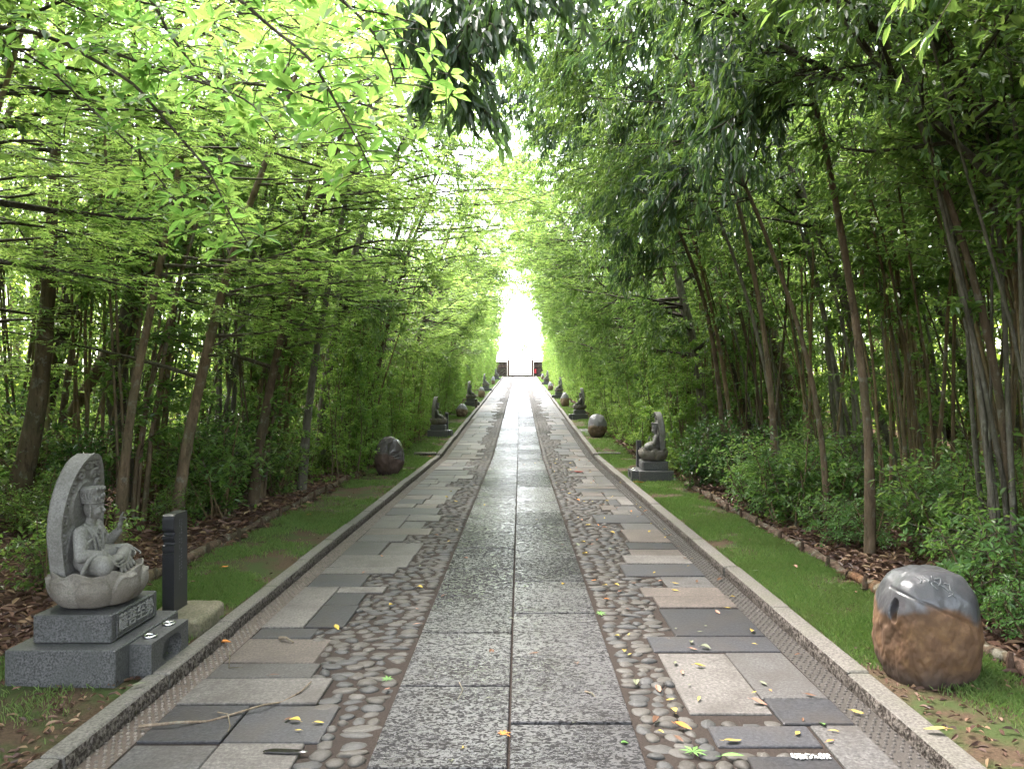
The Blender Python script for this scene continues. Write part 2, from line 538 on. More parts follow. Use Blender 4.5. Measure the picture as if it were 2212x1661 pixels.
def more_rows(rows, outer, y):
    sgn = 1 if outer > 0 else -1
    while y < END - 1:
        d = float(rng.uniform(.25, .65))
        inner = sgn * float(rng.uniform(.86, 1.28))
        if rng.random() < .55:
            m = inner + (outer - inner) * float(rng.uniform(.35, .65))
            rows.append((inner, m, y, y + d, int(rng.choice([0, 0, 1, 2, 3]))))
            rows.append((m + sgn * .012, outer, y, y + d, int(rng.choice([0, 1, 1, 2, 3]))))
        else:
            rows.append((inner, outer, y, y + d, int(rng.choice([0, 1, 2, 3]))))
        y += d + .018
more_rows(left, FL, 10.52)
more_rows(right, FR, 9.92)
mb = MB()
for r in left + right:
    x0, x1 = min(r[0], r[1]), max(r[0], r[1])
    mb.box(x0 + rng.uniform(-.006, .006), x1 + (rng.uniform(-.006, .006) if abs(x1) < 1.6 and abs(x0) < 1.7 else 0), r[2], r[3], -0.05, rng.normal(0.002, .003), r[4], 0.005)
    tx, ty = rng.normal(0, .004, 2)
    for vv in mb.v[-1:]:
        top = vv[:, 2] > -0.02
        vv[top, 2] += (vv[top, 0] - x0) * tx + (vv[top, 1] - r[2]) * ty
    a = rng.normal(0, .006, 2)          # slightly out of square
    for vv in mb.v[-1:]:
        vv[:, 0] += (vv[:, 1] - r[2]) * a[0] * (1 if abs(x0) < 1.7 else 0)
kind(lift(mb).build('flagstone_pavement', FM))

# cobbles between the slabs and the flagstones
def unit_sphere(seg, rings):
    t = MB()
    t.sphere((0, 0, 0), 1, seg, rings)
    return np.concatenate(t.v), t.f
def inner_edge(rows, y):
    best = 1.05
    for r in rows:
        if r[2] - .01 <= y <= r[3] + .01:
            best = min(best, abs(r[0])) if best != 1.05 else abs(r[0])
    return best
def cobbles(mb, side, rows, y0, y1, seg, rings):
    sv, sf = unit_sphere(seg, rings)
    y = y0
    C, S, A = [], [], []
    while y < y1:
        x = 0.553 if side > 0 else 0.663
        lim = inner_edge(rows, y + .04)
        x += float(rng.uniform(0, .03))
        while True:
            rx = float(rng.uniform(.032, .070) if rng.random() > .12 else rng.uniform(.07, .10))
            if x + rx * 1.6 > lim:
                rx = .030
                if x + rx * 1.5 > lim:
                    break
            ry = float(rng.uniform(.030, .052))
            C.append((side * (x + rx), y + float(rng.normal(0, .014)), float(rng.uniform(-.016, -.010))))
            S.append((rx, ry, float(rng.uniform(.011, .019))))
            A.append(float(rng.normal(0, .25)))
            x += 2 * rx + float(rng.uniform(-.002, .020))
        y += float(rng.uniform(.070, .092))
    C, S, A = np.array(C), np.array(S), np.array(A)
    V = sv[None] * S[:, None]
    V = np.sign(V) * np.abs(V)
    V *= (1 + 0.30 * vnoise((sv[None] * 1.4 + np.arange(len(C))[:, None, None] * 3.7).reshape(-1, 3), 1.0, 3).reshape(len(C), -1))[..., None]
    ca, sa = np.cos(A)[:, None], np.sin(A)[:, None]
    X = V[..., 0] * ca - V[..., 1] * sa
    Y = V[..., 0] * sa + V[..., 1] * ca
    V = np.stack([X, Y, V[..., 2]], -1) + C[:, None]
    n = sv.shape[0]
    off = (np.arange(len(C)) * n)[:, None, None]
    for k, f in enumerate(sf):
        ff = (f[None] + off).reshape(-1, f.shape[1])
        if k == 0:
            mb.add(V.reshape(-1, 3), ff)
            base = mb.n - len(C) * n
        else:
            mb.f.append(ff + base)
            mb.m.append(np.zeros(len(ff), np.int32))
mb = MB()
for side, rows in ((-1, left), (1, right)):
    cobbles(mb, side, rows, 2.5, 9, 12, 8)
    cobbles(mb, side, rows, 9, 30, 8, 6)
    cobbles(mb, side, rows, 30, 89, 6, 4)
kind(lift(mb).build('cobble_pavement', M['cobble'], smooth=True))

# dimpled gutter strips
for (x0, x1, m) in ((KL, FL - .006, M['dimple_left']), (FR + .006, KR, M['dimple_right'])):
    mb = strip_sheet(x0, x1, -6, END - .5, -0.006)
    sv, sf = unit_sphere(8, 4)
    ys = np.arange(2.6, 30, .034)
    xs = np.linspace(x0 + .018, x1 - .018, 4)
    C = []
    for i, y in enumerate(ys):
        for x in xs:
            if rng.random() < .96:
                C.append((x + (.008 if i % 2 else -.008) + rng.normal(0, .0012), y + rng.normal(0, .0015), -0.007))
    C = np.array(C)
    V = sv[None] * np.array([.0105, .0115, .0085]) + C[:, None]
    n = len(sv)
    off = (np.arange(len(C)) * n)[:, None, None]
    for k, f in enumerate(sf):
        ff = (f[None] + off).reshape(-1, f.shape[1])
        if k == 0:
            mb.add(V.reshape(-1, 3), ff, 1)
            base = mb.n - len(C) * n
        else:
            mb.f.append(ff + base)
            mb.m.append(np.ones(len(ff), np.int32))
    kind(lift(mb).build('gutter_pavement', [m, M['nub'] if x0 < 0 else M['dimple_right']], smooth=False))

# kerbs
def kerb(x_in, x_out, y0, y1, h, ln, name):
    mb = MB()
    y = y0
    s = 1 if x_out > x_in else -1
    while y < y1 - .05:
        e = min(y + ln, y1)
        dz = rng.normal(0, .003)
        dx = rng.normal(0, .005)
        face = .012
        a, b_ = x_in + dx + s * face, x_out + dx
        mb.box(min(a, b_), max(a, b_), y + .005, e - .005, -.1, h + dz, 0, .009)
        # rough hewn inner face
        ny = max(4, int((e - y) / .03)) if y < 20 else 3
        gy = np.linspace(y + .003, e - .003, ny)
        gz = np.linspace(-.05, h + dz - .006, 5)
        Y, Z = np.meshgrid(gy, gz, indexing='ij')
        X = np.full_like(Y, x_in + dx) + s * np.abs(rng.normal(0, .004, Y.shape))
        X[:, -1] = x_in + dx + s * .010
        i, k = np.meshgrid(np.arange(ny - 1), np.arange(4), indexing='ij')
        q = np.stack([i * 5 + k, i * 5 + k + 1, (i + 1) * 5 + k + 1, (i + 1) * 5 + k], -1).reshape(-1, 4)
        mb.add(np.stack([X, Y, Z], -1).reshape(-1, 3), q, 1)
        y = e
    return kind(lift(mb).build(name, [M['kerb'], M['kerb_face']]))
kerb(KL, KL - .118, -.57, BREAK - .1, .075, .94, 'kerb')
kerb(KR, KR + .136, -.83, BREAK - .1, .075, 1.25, 'kerb')
kerb(KL, KL - .13, BREAK + .05, END - .9, .09, 1.0, 'kerb')
kerb(KR, KR + .13, BREAK + .05, END - .9, .09, 1.0, 'kerb')
for s, x in ((-1, KL - .13), (1, KR + .13)):
    mb = MB()
    mb.box(min(x, x + s * .55), max(x, x + s * .55), BREAK + .05, BREAK + .19, -.1, .112, 0, .006)
    mb.box(min(x, x + s * .50), max(x, x + s * .50), BREAK + .04, BREAK + .048, .02, .095, 1)
    kind(lift(mb).build('kerb', [M['kerb'], M['kerb_face']]))

# ground sheet to the horizon, lawns on it
def soil_mat(name, stops, scale, extra=None):
    m, nt, b = new_mat(name)
    v = objvec(nt)
    f = noise(nt, scale, 6, 0.7, v)
    c = ramp(nt, f, stops)
    if extra:
        g = noise(nt, extra[0], 4, 0.6, v)
        c = mix(nt, ramp(nt, g, [(0.45, 0.0), (0.62, 1.0)]), c, extra[1])
    nt.links.new(c, b.inputs['Base Color'])
    b.inputs['Roughness'].default_value = 0.9
    b.inputs['Specular IOR Level'].default_value = 0.15
    bump(nt, b, f, 0.7, 0.02)
    return m
M['soil'] = soil_mat('forest_soil', [(0.3, (.030, .018, .012)), (0.55, (.075, .042, .028)), (0.75, (.13, .085, .06))], 22)
M['lawn'] = soil_mat('mossy_lawn_soil', [(0.3, (.038, .026, .016)), (0.6, (.085, .056, .036)), (0.8, (.12, .085, .055))], 60, (3.6, (.045, .062, .020)))
def ground_sheet():
    xs = np.array([-250, -120, -60, -30, -20, -14, -9, -6, -4.5, -3.6, -2.9, KL - .14, KL - .02, KR + .02, KR + .14, 2.9, 3.6, 4.5, 6, 9, 14, 20, 30, 60, 120, 250])
    ys = np.unique(np.concatenate([[-150, -80, -30, -12], np.arange(-8, 100, 1.5), [BREAK, END, 110, 130, 180, 300, 500]]))
    X, Y = np.meshgrid(xs, ys)
    inside = (X > KL - .1) & (X < KR + .1)
    Z = np.where(inside & (Y < END + .1), G(Y) - .06, verge(X, Y) - .012)
    n = len(xs)
    i, k = np.meshgrid(np.arange(len(ys) - 1), np.arange(n - 1), indexing='ij')
    q = np.stack([i * n + k, i * n + k + 1, (i + 1) * n + k + 1, (i + 1) * n + k], -1).reshape(-1, 4)
    mb = MB()
    mb.add(np.stack([X, Y, Z], -1).reshape(-1, 3), q)
    return mb.build('ground', M['soil'])
kind(ground_sheet())
def lawn_sheet(x0, x1, y0, y1):
    mb = strip_sheet(x0, x1, y0, y1, .046, .12 if y1 < 25 else .6, 9)
    v = mb.v[0]
    e = np.minimum(np.abs(v[:, 0] - x0), np.abs(v[:, 0] - x1))
    v[:, 2] += np.clip(e / .2, 0, 1) * (fbm(v, 2.5, 5, 2) * .012 + .006)
    return kind(lift(mb).build('lawn', M['lawn'], smooth=True))
LX0, LX1, RX0, RX1 = -2.98, KL - .12, KR + .138, 2.72
lawn_sheet(LX0, LX1, -3, BREAK)
lawn_sheet(RX0, RX1, -3, BREAK)
lawn_sheet(LX0, LX1 - .012, BREAK, END - 1)
lawn_sheet(RX0, RX1, BREAK, END - 1)

# grass blades
def grass_material():
    m, nt, b = new_mat('short_grass')
    ri = island(nt)
    p = nd(nt, 'ShaderNodeNewGeometry').outputs['Position']
    g = noise(nt, 1.4, 3, 0.6, p)
    c = ramp(nt, ri, [(0, (.085, .145, .040)), (.5, (.14, .215, .058)), (.85, (.19, .255, .078)), (1, (.14, .125, .05))])
    c = mix(nt, math_n(nt, 'MULTIPLY', ramp(nt, g, [(0.5, 0.0), (0.7, 1.0)]), .5), c, (.13, .12, .045))
    nt.links.new(c, b.inputs['Base Color'])
    b.inputs['Roughness'].default_value = 0.55
    tr = nd(nt, 'ShaderNodeBsdfTranslucent')
    tr.inputs['Color'].default_value = (.14, .26, .05, 1)
    ms = nd(nt, 'ShaderNodeMixShader')
    ms.inputs[0].default_value = 0.35
    nt.links.new(b.outputs[0], ms.inputs[1])
    nt.links.new(tr.outputs[0], ms.inputs[2])
    nt.links.new(ms.outputs[0], nt.nodes['Material Output'].inputs['Surface'])
    return m
M['grass'] = grass_material()
def grass(x0, x1, bands):
    mb = MB()
    for (y0, y1, n, h, w) in bands:
        p = np.stack([rng.uniform(x0, x1, n), rng.uniform(y0, y1, n), np.zeros(n)], -1)
        f = fbm(p, 1.5, 21, 3)
        near = np.clip((4.3 - p[:, 1]) / 1.0, 0, 1) * .30
        keep = f + rng.normal(0, .22, n) > -0.13 + near
        edge = np.minimum(p[:, 0] - x0, x1 - p[:, 0])
        keep &= (edge > .0)
        p = p[keep]
        n = len(p)
        p[:, 2] = G(p[:, 1]) + .05
        hh = h * rng.uniform(.5, 1.2, n) * (1 + .4 * f[keep])
        a = rng.uniform(0, 2 * np.pi, n)
        ln = rng.uniform(.2, 1.1, n) * hh
        side = np.stack([-np.sin(a), np.cos(a), np.zeros(n)], -1) * (w * rng.uniform(.6, 1.2, n))[:, None]
        lean = np.stack([np.cos(a) * ln, np.sin(a) * ln, hh], -1)
        mid = p + lean * np.array([.42, .42, .62])
        V = np.stack([p - side * .5, p + side * .5, mid + side * .4, p + lean, mid - side * .4], 1).reshape(-1, 3)
        k = np.arange(n)[:, None] * 5
        mb.add(V, k + np.array([0, 1, 2, 3, 4]))
    return kind(mb.build('grass', M['grass']), 'stuff')
bands = [(2.3, 7, 44000, .040, .0044), (7, 12, 26000, .045, .006), (12, 19, 12000, .05, .009), (19, 40, 14000, .055, .015), (40, 88, 12000, .06, .03)]
grass(LX0 + .02, LX1 - .015, bands)['label'] = 'short lawn grass growing between the left kerb and the log edging'
grass(RX0 + .015, RX1 - .02, bands)['label'] = 'short lawn grass growing between the right kerb and the log edging'

# leaf litter on the forest floor
def litter_mat():
    m, nt, b = new_mat('dead_leaf')
    c = ramp(nt, island(nt), [(0, (.040, .020, .014)), (.4, (.085, .042, .028)), (.7, (.15, .080, .050)), (.92, (.24, .155, .09)), (1, (.30, .21, .12))])
    nt.links.new(c, b.inputs['Base Color'])
    b.inputs['Roughness'].default_value = 0.6
    return m
M['litter'] = litter_mat()
def litter(x0, x1, bands):
    mb = MB()
    for (y0, y1, n, L) in bands:
        p = np.stack([x0 + (x1 - x0) * rng.random(n) ** 1.6, rng.uniform(y0, y1, n), np.zeros(n)], -1)
        p[:, 2] = verge(p[:, 0], p[:, 1]) + rng.uniform(0, .03, n)
        a = rng.uniform(0, 6.28, n)
        d = np.stack([np.cos(a), np.sin(a), rng.normal(.05, .28, n)], -1)
        nn = unit(np.stack([rng.normal(0, .45, n), rng.normal(0, .45, n), np.ones(n)], -1))
        mb.leaves(p, d, nn, L * rng.uniform(.6, 1.3, n), L * .38 * rng.uniform(.7, 1.2, n), .3, .25)
    return kind(mb.build('leaf_litter', M['litter']), 'stuff')
lb = [(1.5, 8, 9000, .085), (8, 18, 9000, .10), (18, 45, 5000, .13)]
litter(-2.93, -8.5, lb)['label'] = 'brown dead leaves covering the soil under the left thicket'
litter(-2.05, -2.95, [(2.3, 4.6, 420, .045), (4.6, 19, 130, .045)])['label'] = 'scattered bits of dead leaf on the left lawn'
litter(1.95, 2.70, [(2.3, 4.6, 300, .045), (4.6, 19, 80, .04)])['label'] = 'scattered bits of dead leaf on the right lawn'
litter(2.70, 8.5, lb)['label'] = 'brown dead leaves covering the soil under the right thicket'
# ------------------------------------------------------------------ statues, pedestals, rocks, posts, gate
M['statue'] = stone_mat('weathered_statue_stone', [(0.3, (.115, .11, .103)), (0.7, (.225, .218, .205))], 90, 0.75, 0.3, 0.3, 0.002, 0.75, 6.5, (.075, .070, .056))
M['lotus'] = stone_mat('weathered_lotus_stone', [(0.3, (.112, .102, .089)), (0.7, (.22, .20, .172))], 90, 0.75, 0.3, 0.3, 0.002, 0.75, 5.5, (.085, .068, .052))
M['granite'] = stone_mat('dark_grey_granite', [(0.36, (.020, .0195, .020)), (0.64, (.105, .103, .104))], 95, 0.5, 0.4, 0.2, 0.001, 0.8, 5.0, (.05, .052, .05))
M['granite_carved'] = stone_mat('carved_granite', [(0.35, (.14, .138, .13)), (0.65, (.27, .265, .25))], 240, 0.7, 0.3, 0.2, 0.002, 0.3, 9.0, (.07, .066, .06))
M['black_stone'] = stone_mat('polished_black_stone', [(0.35, (.014, .014, .016)), (0.65, (.034, .034, .038))], 260, 0.36, 0.45, 0.05, 0.001, 0.2, 6, (.03, .03, .03))
M['engraving'] = stone_mat('pale_engraving', [(0.35, (.16, .165, .17)), (0.65, (.27, .275, .28))], 260, 0.7, 0.3, 0.05, 0.001, 0.2, 6, (.1, .1, .1))
M['rough_stone'] = stone_mat('mossy_base_stone', [(0.3, (.10, .088, .060)), (0.7, (.21, .185, .135))], 60, 0.85, 0.2, 0.6, 0.01, 0.5, 8, (.055, .065, .028))
def steel_mat():
    m, nt, b = new_mat('steel_ring')
    b.inputs['Base Color'].default_value = (.55, .55, .54, 1)
    b.inputs['Metallic'].default_value = 1
    b.inputs['Roughness'].default_value = 0.25
    return m
M['steel'] = steel_mat()
def plain(name, c, rough=0.6, f=12):
    return stone_mat(name, [(0.3, [k * .75 for k in c]), (0.7, c)], f, rough, 0.4, 0.15, 0.003, 0.2, 3, [k * .5 for k in c])

def remeshed(mb, voxel, smooth_it=4):
    tmp = mb.build('tmp', [])
    md = tmp.modifiers.new('r', 'REMESH')
    md.mode = 'VOXEL'
    md.voxel_size = voxel
    sm = tmp.modifiers.new('s', 'SMOOTH')
    sm.iterations = smooth_it
    sm.factor = 0.5
    dg = bpy.context.evaluated_depsgraph_get()
    me = bpy.data.meshes.new_from_object(tmp.evaluated_get(dg))
    bpy.data.objects.remove(tmp)
    me.polygons.foreach_set('use_smooth', np.ones(len(me.polygons), bool))
    return me
def with_mat(me, m):
    me.materials.clear()
    me.materials.append(m)
    return me
def cone(mb, a, b, ra, rb, seg=16):
    """tapered limb with round ends"""
    a, b = np.array(a, float), np.array(b, float)
    mb.tube(np.linspace(a, b, 5), np.linspace(ra, rb, 5), seg)
    mb.sphere(a, ra, seg, 10)
    mb.sphere(b, rb, seg, 10)
def bend(mb, pts, r, seg=8):
    pts = np.array(pts, float)
    t = np.linspace(0, 1, len(pts))
    tt = np.linspace(0, 1, len(pts) * 5)
    k = np.stack([np.interp(tt, t, pts[:, i]) for i in range(3)], -1)
    for _ in range(3):
        k[1:-1] = (k[:-2] + k[1:-1] * 2 + k[2:]) / 4
    rr = np.interp(tt, np.linspace(0, 1, len(np.atleast_1d(r))) if np.ndim(r) else [0, 1], np.atleast_1d(r) if np.ndim(r) else [r, r])
    mb.tube(k, rr, seg)
    mb.sphere(k[0], rr[0], seg, 6)
    mb.sphere(k[-1], rr[-1], seg, 6)
def hand(mb, w, fdir, pdir, size, curls, fan=0.12):
    """palm from wrist w along fdir (palm faces pdir), five fingers with their own bends"""
    w = np.array(w, float)
    f = unit(np.array(fdir, float))
    p = np.array(pdir, float)
    p = unit(p - f * p.dot(f))
    s = np.cross(f, p)
    L = size
    rot = np.stack([f, s, p], 1)
    mb.sphere(w + f * L * .25, (L * .30, L * .21, L * .10), 14, 8, 0, rot)
    for i, (off, ln) in enumerate(((-.15, .40), (-.05, .46), (.05, .44), (.145, .35))):
        c = curls[i + 1]
        a = w + f * L * .44 + s * L * off
        d = unit(f + s * off * fan * 8)
        j1 = a + d * L * ln * .42
        d2 = unit(d * math.cos(c) + p * math.sin(c))
        j2 = j1 + d2 * L * ln * .34
        d3 = unit(d * math.cos(c * 1.8) + p * math.sin(c * 1.8))
        j3 = j2 + d3 * L * ln * .26
        bend(mb, [a, j1, j2, j3], [L * .052, L * .050, L * .045, L * .034], 8)
    c = curls[0]
    a = w + f * L * .14 - s * L * .17
    j1 = a + unit(f * .7 - s * .75 + p * .2) * L * .20
    j2 = j1 + unit(f * math.cos(c) - s * .2 + p * math.sin(c)) * L * .20
    bend(mb, [a, j1, j2], [L * .065, L * .056, L * .042], 8)

def statue_body(pose, voxel):
    """seated figure facing +X, seat on z = 0; pose 0: left hand raised, right hand on the knee; pose 1: hands in the lap"""
    b = MB()
    b.sphere((-.03, 0, .055), (.105, .135, .07), 24, 14)
    b.sphere((-.05, 0, .125), (.070, .095, .095), 24, 14)
    b.sphere((-.050, 0, .195), (.068, .118, .062), 24, 14)
    b.sphere((-.052, 0, .232), (.050, .120, .034), 24, 12)
    cone(b, (-.045, 0, .24), (-.028, 0, .30), .036, .032)
    # head and face
    b.sphere((-.022, 0, .348), (.056, .049, .066), 28, 18)
    b.sphere((-.004, 0, .316), (.040, .036, .034), 20, 12)
    b.sphere((.024, 0, .296), (.013, .015, .012), 12, 8)
    bend(b, [(.030, 0, .362), (.042, 0, .343), (.050, 0, .332)], [.0065, .008, .0105], 8)
    b.sphere((.043, .008, .331), (.007, .006, .005), 8, 6)
    b.sphere((.043, -.008, .331), (.007, .006, .005), 8, 6)
    b.sphere((.040, 0, .316), (.008, .013, .004), 10, 6)
    b.sphere((.038, 0, .309), (.008, .011, .004), 10, 6)
    for s in (-1, 1):
        bend(b, [(.033, s * .008, .365), (.030, s * .022, .370), (.016, s * .038, .362)], [.005, .005, .004], 8)
        b.sphere((.026, s * .019, .352), (.009, .013, .0065), 10, 8)
        b.sphere((.014, s * .026, .328), (.024, .018, .022), 12, 8)
        bend(b, [(-.022, s * .050, .368), (-.016, s * .054, .350), (-.018, s * .052, .325), (-.020, s * .050, .300)], [.008, .010, .009, .0075], 8)
        # crossed legs
        cone(b, (-.02, s * .075, .055), (.115, s * .185, .052), .068, .056)
        b.sphere((.120, s * .190, .052), (.060, .050, .052), 18, 12)
    cone(b, (.115, -.185, .048), (.150, .030, .042), .050, .040)
    cone(b, (.115, .185, .056), (.165, -.055, .062), .050, .036)
    b.sphere((.165, -.085, .072), (.030, .055, .020), 14, 10)
    # drapery folds over the legs and down the front
    for i in range(9):
        a = -.9 + i * .19
        x0, y0 = .165 + .012 * math.cos(i), .10 * a
        bend(b, [(.135, y0 * .7, .085), (.185, y0 * 1.05, .050), (.205 + .012 * (i % 2), y0 * 1.5, .008)], [.006, .010, .011], 8)
    for k in range(5):
        q = .06 + k * .028
        bend(b, [(q, .115 + .018 * k, .104 - k * .006), (q + .050, .100 + .020 * k, .098 - k * .012), (q + .070, .05 + .012 * k, .060)], .0055, 8)
        bend(b, [(q - .02, -.105 - .018 * k, .103 - k * .006), (q + .040, -.10 - .020 * k, .088 - k * .012), (q + .055, -.05, .055)], .005, 8)
    # robe: collar, chest folds, sash, sleeves
    for s in (-1, 1):
        bend(b, [(-.050, s * .062, .262), (.005, s * .052, .225), (.026, s * .038, .170), (.030, s * .018, .105)], [.009, .010, .010, .008], 8)
        bend(b, [(-.040, s * .095, .255), (.004, s * .085, .215), (.018, s * .068, .15), (.020, s * .055, .10)], [.008, .009, .009, .008], 8)
        bend(b, [(-.085, s * .130, .20), (-.050, s * .160, .165), (-.005, s * .145, .165), (.010, s * .105, .185)], [.010, .013, .012, .008], 8)
        for k in range(3):
            bend(b, [(-.075, s * (.140 + .004 * k), .185 - .022 * k), (-.030, s * (.165 + .004 * k), .155 - .022 * k), (.004, s * .135, .150 - .015 * k)], .006, 8)
    for k in range(4):
        bend(b, [(.010, -.040 + .006 * k, .215 - .024 * k), (.030, 0, .200 - .027 * k), (.010, .040 - .006 * k, .215 - .024 * k)], .0045, 8)
    bend(b, [(.0, -.075, .098), (.042, 0, .092), (.0, .075, .098)], .011, 8)
    for i in range(10):
        a = i * .35 - 1.6
        b.sphere((.028 + .004 * math.cos(a * 2), .028 * a / 1.6, .235 - .02 * math.cos(a)), .006, 8, 6)
    # arms
    if pose == 0:
        cone(b, (-.050, -.128, .222), (-.030, -.172, .108), .043, .038)
        cone(b, (-.030, -.172, .108), (.100, -.150, .105), .037, .026)
        for k in range(3):
            b.sphere((.094 + k * .005, -.151, .106), (.005, .030, .030), 14, 8)
        hand(b, (.105, -.149, .105), (.85, .12, -.50), (.1, .2, -.9), .115, (.5, .45, .5, .55, .6))
        cone(b, (-.050, .128, .222), (-.005, .176, .112), .043, .038)
        cone(b, (-.005, .176, .112), (.082, .158, .185), .037, .024)
        for k in range(2):
            b.sphere((.075 + k * .005, .159, .181), (.012, .027, .022), 14, 8)
        hand(b, (.085, .157, .188), (.25, -.05, .97), (.95, -.15, .1), .125, (.7, .15, .12, 1.25, 1.2))
        # scarf ends falling from the elbows
        bend(b, [(.01, .185, .10), (.05, .19, .095), (.08, .205, .06)], [.010, .012, .010], 8)
        bend(b, [(.065, -.175, .115), (.03, -.205, .085), (.0, -.215, .03)], [.009, .014, .016], 8)
    else:
        for s in (-1, 1):
            cone(b, (-.050, s * .128, .222), (-.010, s * .168, .115), .043, .038)
            cone(b, (-.010, s * .168, .115), (.095, s * .070, .108), .037, .026)
            hand(b, (.095, s * .070, .108), (.55, -s * .85, -.02), (.2, 0, .98), .105, (.4, .3, .3, .35, .4))
        bend(b, [(.10, -.02, .12), (.115, -.01, .17), (.085, .02, .215)], [.008, .012, .016], 8)
    return with_mat(remeshed(b, voxel, 2), M['statue'])

def statue_crown():
    b = MB()
    n, m = 40, 12
    th = np.linspace(0, 2 * np.pi, n, endpoint=False)
    V = []
    for k in range(m):
        t = k / (m - 1)
        r = .056 + .012 * t + .004 * math.sin(t * 9)
        rx = r * (1.02 + .05 * t)
        V.append(np.stack([-.024 - .012 * t + rx * np.cos(th) * (1 + .03 * np.cos(6 * th)), r * .92 * np.sin(th) * (1 + .03 * np.cos(10 * th)),
                           .378 + .082 * t + .010 * t * np.cos(th) + np.where(k == m - 1, .006 * np.cos(5 * th), 0)], -1))
    for t in (.9, .6, .25, .02):
        V.append(np.stack([-.036 + .066 * t * np.cos(th), .062 * t * np.sin(th), np.full(n, .462 + .012 * (1 - t))], -1))
    V = np.array(V)
    i, k = np.meshgrid(np.arange(len(V) - 1), np.arange(n), indexing='ij')
    k2 = (k + 1) % n
    b.add(V.reshape(-1, 3), np.stack([i * n + k, i * n + k2, (i + 1) * n + k2, (i + 1) * n + k], -1).reshape(-1, 4))
    a = np.linspace(0, 2 * np.pi, 41)
    for z, r, q in ((.380, .062, .0055), (.389, .061, .004), (.455, .069, .0045)):
        b.tube(np.stack([-.024 - (z - .378) * .15 + r * np.cos(a), r * .93 * np.sin(a), z + .012 * np.cos(a) * (z > .44)], -1), q, 8)
    for i in range(7):           # front ornaments and swept locks
        s = (i - 3) * .30
        x, y = -.026 + .070 * math.cos(s), .064 * math.sin(s)
        b.sphere((x, y, .408 + .012 * math.cos(s * 3)), (.009, .009, .014), 8, 6)
        b.sphere((x + .004, y, .455), (.007, .008, .012), 8, 6)
    for i in range(8):
        s = 1.1 + i * .28
        for sg in (-1, 1):
            bend(b, [(-.028 + .060 * math.cos(s), sg * .056 * math.sin(s), .392), (-.030 + .066 * math.cos(s + .15), sg * .062 * math.sin(s + .15), .425), (-.034 + .068 * math.cos(s - .1), sg * .064 * math.sin(s - .1), .452)], .0055, 6)
    return b.mesh('crown', M['statue'], True)

def halo_mesh():
    b = MB()
    H_, W_ = .69, .212
    nv, nu = 90, 60
    def hw(z):
        t = z / H_
        lo = .165 + (W_ - .165) * np.clip(t / .35, 0, 1) ** .8
        hi = W_ * np.sqrt(np.clip(1 - ((t - .35) / .65) ** 2.1, 0, 1)) ** 1.05
        return np.where(t < .35, lo, hi)
    z = H_ * (1 - (1 - np.linspace(0, 1, nv)) ** 1.35)
    u = np.linspace(-1, 1, nu)
    Z, U = np.meshgrid(z, u, indexing='ij')
    Wd = np.maximum(hw(Z), .003)
    Y = U * Wd
    lean = .075 * (Z / H_) ** 3
    edge = (1 - np.abs(U)) * Wd
    edge = np.minimum(edge, (H_ - Z) * .45)
    rim = np.clip((.024 - edge) / .006, 0, 1)
    front = .020 * rim
    d1 = np.sqrt((Y / .115) ** 2 + ((Z - .385) / .150) ** 2)
    d2 = np.sqrt((Y / .150) ** 2 + ((Z - .11) / .20) ** 2)
    aur = np.maximum(np.clip((1 - d1) / .07, 0, 1), np.clip((1 - d2) / .07, 0, 1))
    front = front + .012 * aur + .006 * np.clip((1 - np.abs(d1 - .93) / .07), 0, 1) * (d2 > 1)
    front += .004 * vnoise(np.stack([Y, Z, Y * 0], -1).reshape(-1, 3), 28, 4).reshape(Y.shape) * (1 - rim) * (1 - aur)
    F = np.stack([-.105 + lean + front, Y, Z], -1)
    Bk = np.stack([-.178 + lean * .75 + .018 * np.clip((.03 - edge) / .03, 0, 1) ** 2 - .012 * (1 - U ** 2), Y, Z], -1)
    i, k = np.meshgrid(np.arange(nv - 1), np.arange(nu - 1), indexing='ij')
    q = np.stack([i * nu + k, i * nu + k + 1, (i + 1) * nu + k + 1, (i + 1) * nu + k], -1).reshape(-1, 4)
    b.add(F.reshape(-1, 3), q)
    b.add(Bk.reshape(-1, 3), q[:, ::-1])
    for c in (0, nu - 1):
        a = np.concatenate([F[:, c], Bk[:, c]])
        i = np.arange(nv - 1)
        qq = np.stack([i, i + 1, nv + i + 1, nv + i], -1)
        b.add(a, qq if c else qq[:, ::-1])
    # cloud scrolls in relief
    def scroll(y, z, r, turn, tail, sg):
        t = np.linspace(0, 1, 26)
        ang = turn + sg * t * 8.5
        rr = r * (1 - .82 * t)
        zz = z + rr * np.sin(ang)
        yy = y + rr * np.cos(ang)
        pts = np.stack([-.101 + .075 * (zz / H_) ** 3, yy, zz], -1)
        b.tube(pts, .0125 * (1 - .35 * t), 7)
        ty = y + r * math.cos(turn)
        tz = z + r * math.sin(turn)
        tt = np.linspace(0, 1, 9)
        pz = tz + tail * tt
        py = ty + .022 * np.sin(tt * 6.3) * (1 if y > 0 else -1)
        b.tube(np.stack([-.101 + .075 * (pz / H_) ** 3, py, pz], -1), .0125 * (1 - .65 * tt), 7)
    for s in (-1, 1):
        for zc, yc, r, tl in ((.10, .155, .026, .07), (.205, .165, .028, .075), (.315, .165, .030, .06), (.41, .155, .030, .07), (.495, .118, .030, .05), (.565, .062, .030, .045), (.615, .014, .020, .03)):
            scroll(s * yc, zc, r, 1.2 if s > 0 else 1.9, tl, s)
    return b.mesh('halo', M['statue'], True)

